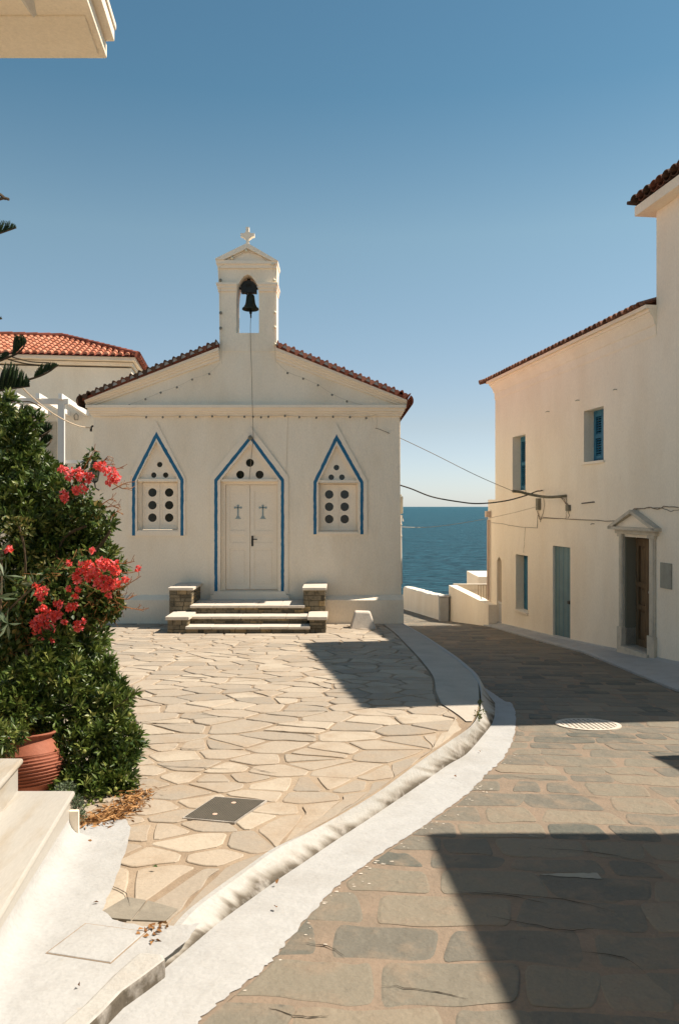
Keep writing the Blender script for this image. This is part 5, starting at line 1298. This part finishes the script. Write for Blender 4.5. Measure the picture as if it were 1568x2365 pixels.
# leaf litter
n = 800; cl_ = [gpt(a, c, zp) for a, c in ((250, 1893), (270, 1885), (290, 1872), (305, 1855), (235, 1900), (210, 1905), (320, 1842))]
ki = RNG.integers(0, len(cl_), n); C0 = np.array([tuple(q) for q in cl_])[ki]; P = C0 + RNG.normal(size=(n, 3))*np.array([.05, .04, 0]); P[:, 2] = -0.038*P[:, 1]+.012+np.abs(RNG.normal(size=n))*.016
dv = RNG.normal(size=(n, 3))*np.array([1, 1, .12])
o = leaves('leaf_litter', P, dv, .05, .010, M['dry'], None, tone=RNG.random(n), fold=.1); tag(o, 'drift of dry brown leaves at the foot of the low shrub', 'leaf litter', kind='stuff')
spots = [(155, 1500+1500-1115), ]
lv = [(205, 1951, 'p', 'curled brown leaf on the white pavement just below the low shrub'), (297, 1898, 'p', 'tiny brown leaf near the rounded corner of the white pavement'), (228, 2097, 'p', 'reddish triangular leaf left of the grey slate patch'),
      (180, 2290, 'p', 'small brown leaf at the left bottom on white pavement'), (634, 2041+10, 'r', 'brown leaf lying in the white gutter, middle of the kerb'), (636, 2108, 'r', 'dark crumpled leaf in the white gutter below the brown one'), (365, 2015, 'p', 'small green and brown leaf on the paving above the slate patch'),
      (1047, 1799, 'r', 'small dark leaf in the upper gutter near the kerb bend'), (1108, 1740, 'r', 'reddish leaf in the gutter close to the shadow line'), (356, 2160, 'p', 'pile of reddish leaf scraps at the corner of the white access lid')]
for px, py, w, lab in lv:
    zf = zp if w == 'p' else zr; c = gpt(px, py, zf); n = 22 if 'pile' in lab else 1
    P = np.array([tuple(c)])+RNG.normal(size=(n, 3))*(np.array([.03, .03, 0]) if n > 2 else np.array([.004, .004, 0])); P[:, 2] = zf(c.y)+.026
    o = leaves('fallen_leaf', P, RNG.normal(size=(n, 3))*np.array([1, 1, .15]), .028, .017, M['dry'] if 'green' not in lab else M['boug'], None, tone=RNG.random(n)*.6, fold=.3, shape='ovate')
    if n > 1: o.name = 'leaf_scraps'; tag(o, lab, 'leaf scraps', kind='stuff')
    else: tag(o, lab, 'leaf', 'fallen leaves')

# ------------------------------------------------------------------ house behind on the left, with pergola
FD = Vector((1, .14, 0)).normalized(); SD = Vector((-.14, 1, 0)).normalized(); C2 = at(304.8, 830, 28.0); C2.z = 0
NF = Vector((.14, -1, 0)).normalized()
def h2(a, b_, c): v = C2 + FD*a + SD*b_; return (v.x, v.y, c)
EV2 = EYE+(1170-826)/FPX*27.6
bh = thing('tiled_house', 'white house with orange hipped tile roof behind the chapel on the left', 'house', (C2.x-6, C2.y+3, -2))
t = MB(h2); t.box(-16, 0, 0, 7, -3, EV2-.3); t.build('wall', M['wall'], bh)
t = MB(h2)
for o, b0, b1 in ((.38, -.12, 0.02), (.10, -.30, -.12)): t.box(-16, o*.45, -o, 7.2, EV2+b0*.8, EV2+b1)
t.build('cornice', M['wall'], bh)
# hipped tiles: columns of overlapping cover tiles
rf = MB(); ov = .5; pitch_ = .36; ovr = .26
HIPL = 3.7
eL, eR = -15.0, ovr
ncol = int((eR-eL)/.235); tl = .40
for k in range(ncol):
    a = eR - (k+.5)*.235; run = min(HIPL, max(.15, (eR-a)*1.15)); nt_ = int(math.ceil(run/tl))
    if a < -9.5: pass
    for j in range(nt_):
        b0 = -ov + j*tl; b1 = min(-ov+(j+1)*tl+.05, -ov+run+.1)
        z0_ = EV2 + .04 + (b0+ov)*pitch_ + .035; z1_ = EV2 + .04 + (b1+ov)*pitch_
        rf.tone = random.random(); N_ = 5; r0, r1 = .085, .068; ii = []
        for (bb, zz, rr) in ((b0, z0_, r0), (b1, z1_, r1)):
            ii.append([rf.P(h2(a+rr*math.cos(math.pi*q/N_), bb, zz+rr*math.sin(math.pi*q/N_))) for q in range(N_+1)])
        for q in range(N_): rf.F((ii[0][q], ii[0][q+1], ii[1][q+1], ii[1][q]))
        rf.F(ii[0])
ro = rf.build('roof', M['tile'], bh)
un = MB(h2); top_z = EV2+.03+HIPL*pitch_
un.poly([(eL, -ov, EV2+.03), (eR, -ov, EV2+.03), (eR-HIPL/1.15, -ov+HIPL, top_z), (eL, -ov+HIPL, top_z)])
un.poly([(eR, -ov, EV2+.03), (eR, 7.5, EV2+.03), (eR-HIPL/1.15, -ov+HIPL+.5, top_z), (eR-HIPL/1.15, -ov+HIPL, top_z)])
un.poly([(eL, -ov+HIPL, top_z), (eR-HIPL/1.15, -ov+HIPL, top_z), (eR-HIPL/1.15, -ov+HIPL+.5, top_z), (eR, 7.5, EV2+.03), (eL, 7.5, EV2+.03)])
un.tone = .1; un.build('pan_tiles', M['tile_old'], bh)
rdg = MB(h2)
rdg.tone = .35
a_, b_ = Vector((eR, -ov, EV2+.10)), Vector((eR-HIPL/1.15, -ov+HIPL, top_z+.07))
for k in range(14):
    p, q = a_.lerp(b_, k/14), a_.lerp(b_, (k+1.15)/14); rdg.tone = random.random()*.6; rdg.tube([tuple(p), tuple(q)], .115, 8, r1=.09)
c_ = Vector((eL, -ov+HIPL, top_z+.07))
for k in range(26):
    p, q = b_.lerp(c_, k/26), b_.lerp(c_, (k+1.1)/26); rdg.tone = random.random()*.6; rdg.tube([tuple(p), tuple(q)], .115, 8, r1=.09)
d_ = Vector((eR, 7.5, EV2+.10))
for k in range(22):
    p, q = a_.lerp(d_, k/22), a_.lerp(d_, (k+1.1)/22); rdg.tone = random.random()*.6; rdg.tube([tuple(p), tuple(q)], .12, 8, r1=.10)
rdg.build('ridge_tiles', M['tile_old'], bh)
# lattice shutters and wall lamp
def h2p(px, py):
    p = hit(px, py, C2, NF); return ((p-C2).dot(FD), p.z)
a0, z1_ = h2p(105.6, 974); a1, z0_ = h2p(133, 1080)
t = MB(h2); t.box(a0, a1, -.05, 0, z0_, z1_); lt = t.build('shutter', M['lattice'], bh)
t = MB(h2)
for k in range(9): x = lerp(a0+.03, a1-.03, k/8); t.box(x-.012, x+.012, -.075, -.05, z0_, z1_)
for k in range(28): z = lerp(z0_, z1_, (k+.5)/28); t.box(a0, a1, -.07, -.051, z-.012, z+.012)
t.build('lattice', M['stonefr'], lt)
a0, z1_ = h2p(30, 974)
t = MB(h2); t.box(a0, a0+.8, -.05, 0, z0_, z1_); t.build('shutter', M['lattice'], bh)
a_c, zc = h2p(177.5, 963)
t = MB(h2); t.tube([(a_c-.06, -.03, zc-.1), (a_c-.07, -.05, zc+.04), (a_c, -.06, zc+.12), (a_c+.07, -.05, zc+.04), (a_c+.06, -.03, zc-.1), (a_c-.06, -.03, zc-.1)], .012, 5); t.build('wall_lamp', M['wire'], bh)
# pergola
dp = 23.5; pg = thing('pergola', 'white timber pergola on the terrace between shrub and chapel', 'pergola', at(143, 1150, dp))
Cp = at(143, 927, dp)
def pgm(a, b_, c): v = Cp + FD*a + SD*b_; return (v.x, v.y, c)
k_ = dp/FPX; zb_ = EYE+(1170-934)*k_; zt_ = EYE+(1170-921.5)*k_
t = MB(pgm); t.prism([(-7, 0), (.25, 0), (.08, -.01), (.08, -.01)][:0] or [(-7, -.07), (.2, -.07), (.2, .07), (-7, .07)], zb_, zt_); t.build('beam', M['grey_and_shade'], pg)
t = MB(pgm); t.box(-.09, .09, -.08, .08, EYE+(1170-1110)*k_, zb_); t.build('post', M['grey_and_shade'], pg)
for px in (144, 94.5, 45, -5):
    x = (px-143)*k_; t = MB(pgm)
    i = [t.P(q) for q in ((x-.05, -.25, zt_-.03), (x+.05, -.25, zt_-.03), (x+.05, 4.3, zt_-.03), (x-.05, 4.3, zt_-.03), (x-.05, -.25, zt_+.13), (x+.05, -.25, zt_+.13), (x+.05, 4.3, zt_+.13), (x-.05, 4.3, zt_+.13))]
    for q in ((0, 3, 2, 1), (4, 5, 6, 7), (0, 1, 5, 4), (1, 2, 6, 5), (2, 3, 7, 6), (3, 0, 4, 7)): t.F([i[z] for z in q])
    t.build('rafter', M['brightwhite'], pg)
zt2_ = EYE+(1170-1062)*k_
tr = thing('terrace_balustrade', 'white terrace parapet with openwork panel below the pergola', 'balustrade', at(165, 1110, dp))
t = MB(pgm); t.box(-7, 1.6, .1, .3, -3, zt2_-.38); t.build('base_wall', M['wall'], tr)
t = MB(pgm); t.box(-7, 1.6, .06, .34, zt2_-.10, zt2_); t.build('coping', M['brightwhite'], tr)
t = MB(pgm)
for k in range(36): x = lerp(-.2, 1.55, k/35); t.box(x-.014, x+.014, .19, .21, zt2_-.38, zt2_-.10)
t.box(-.2, 1.6, .185, .215, zt2_-.22, zt2_-.19); t.build('openwork_panel', M['brightwhite'], tr)
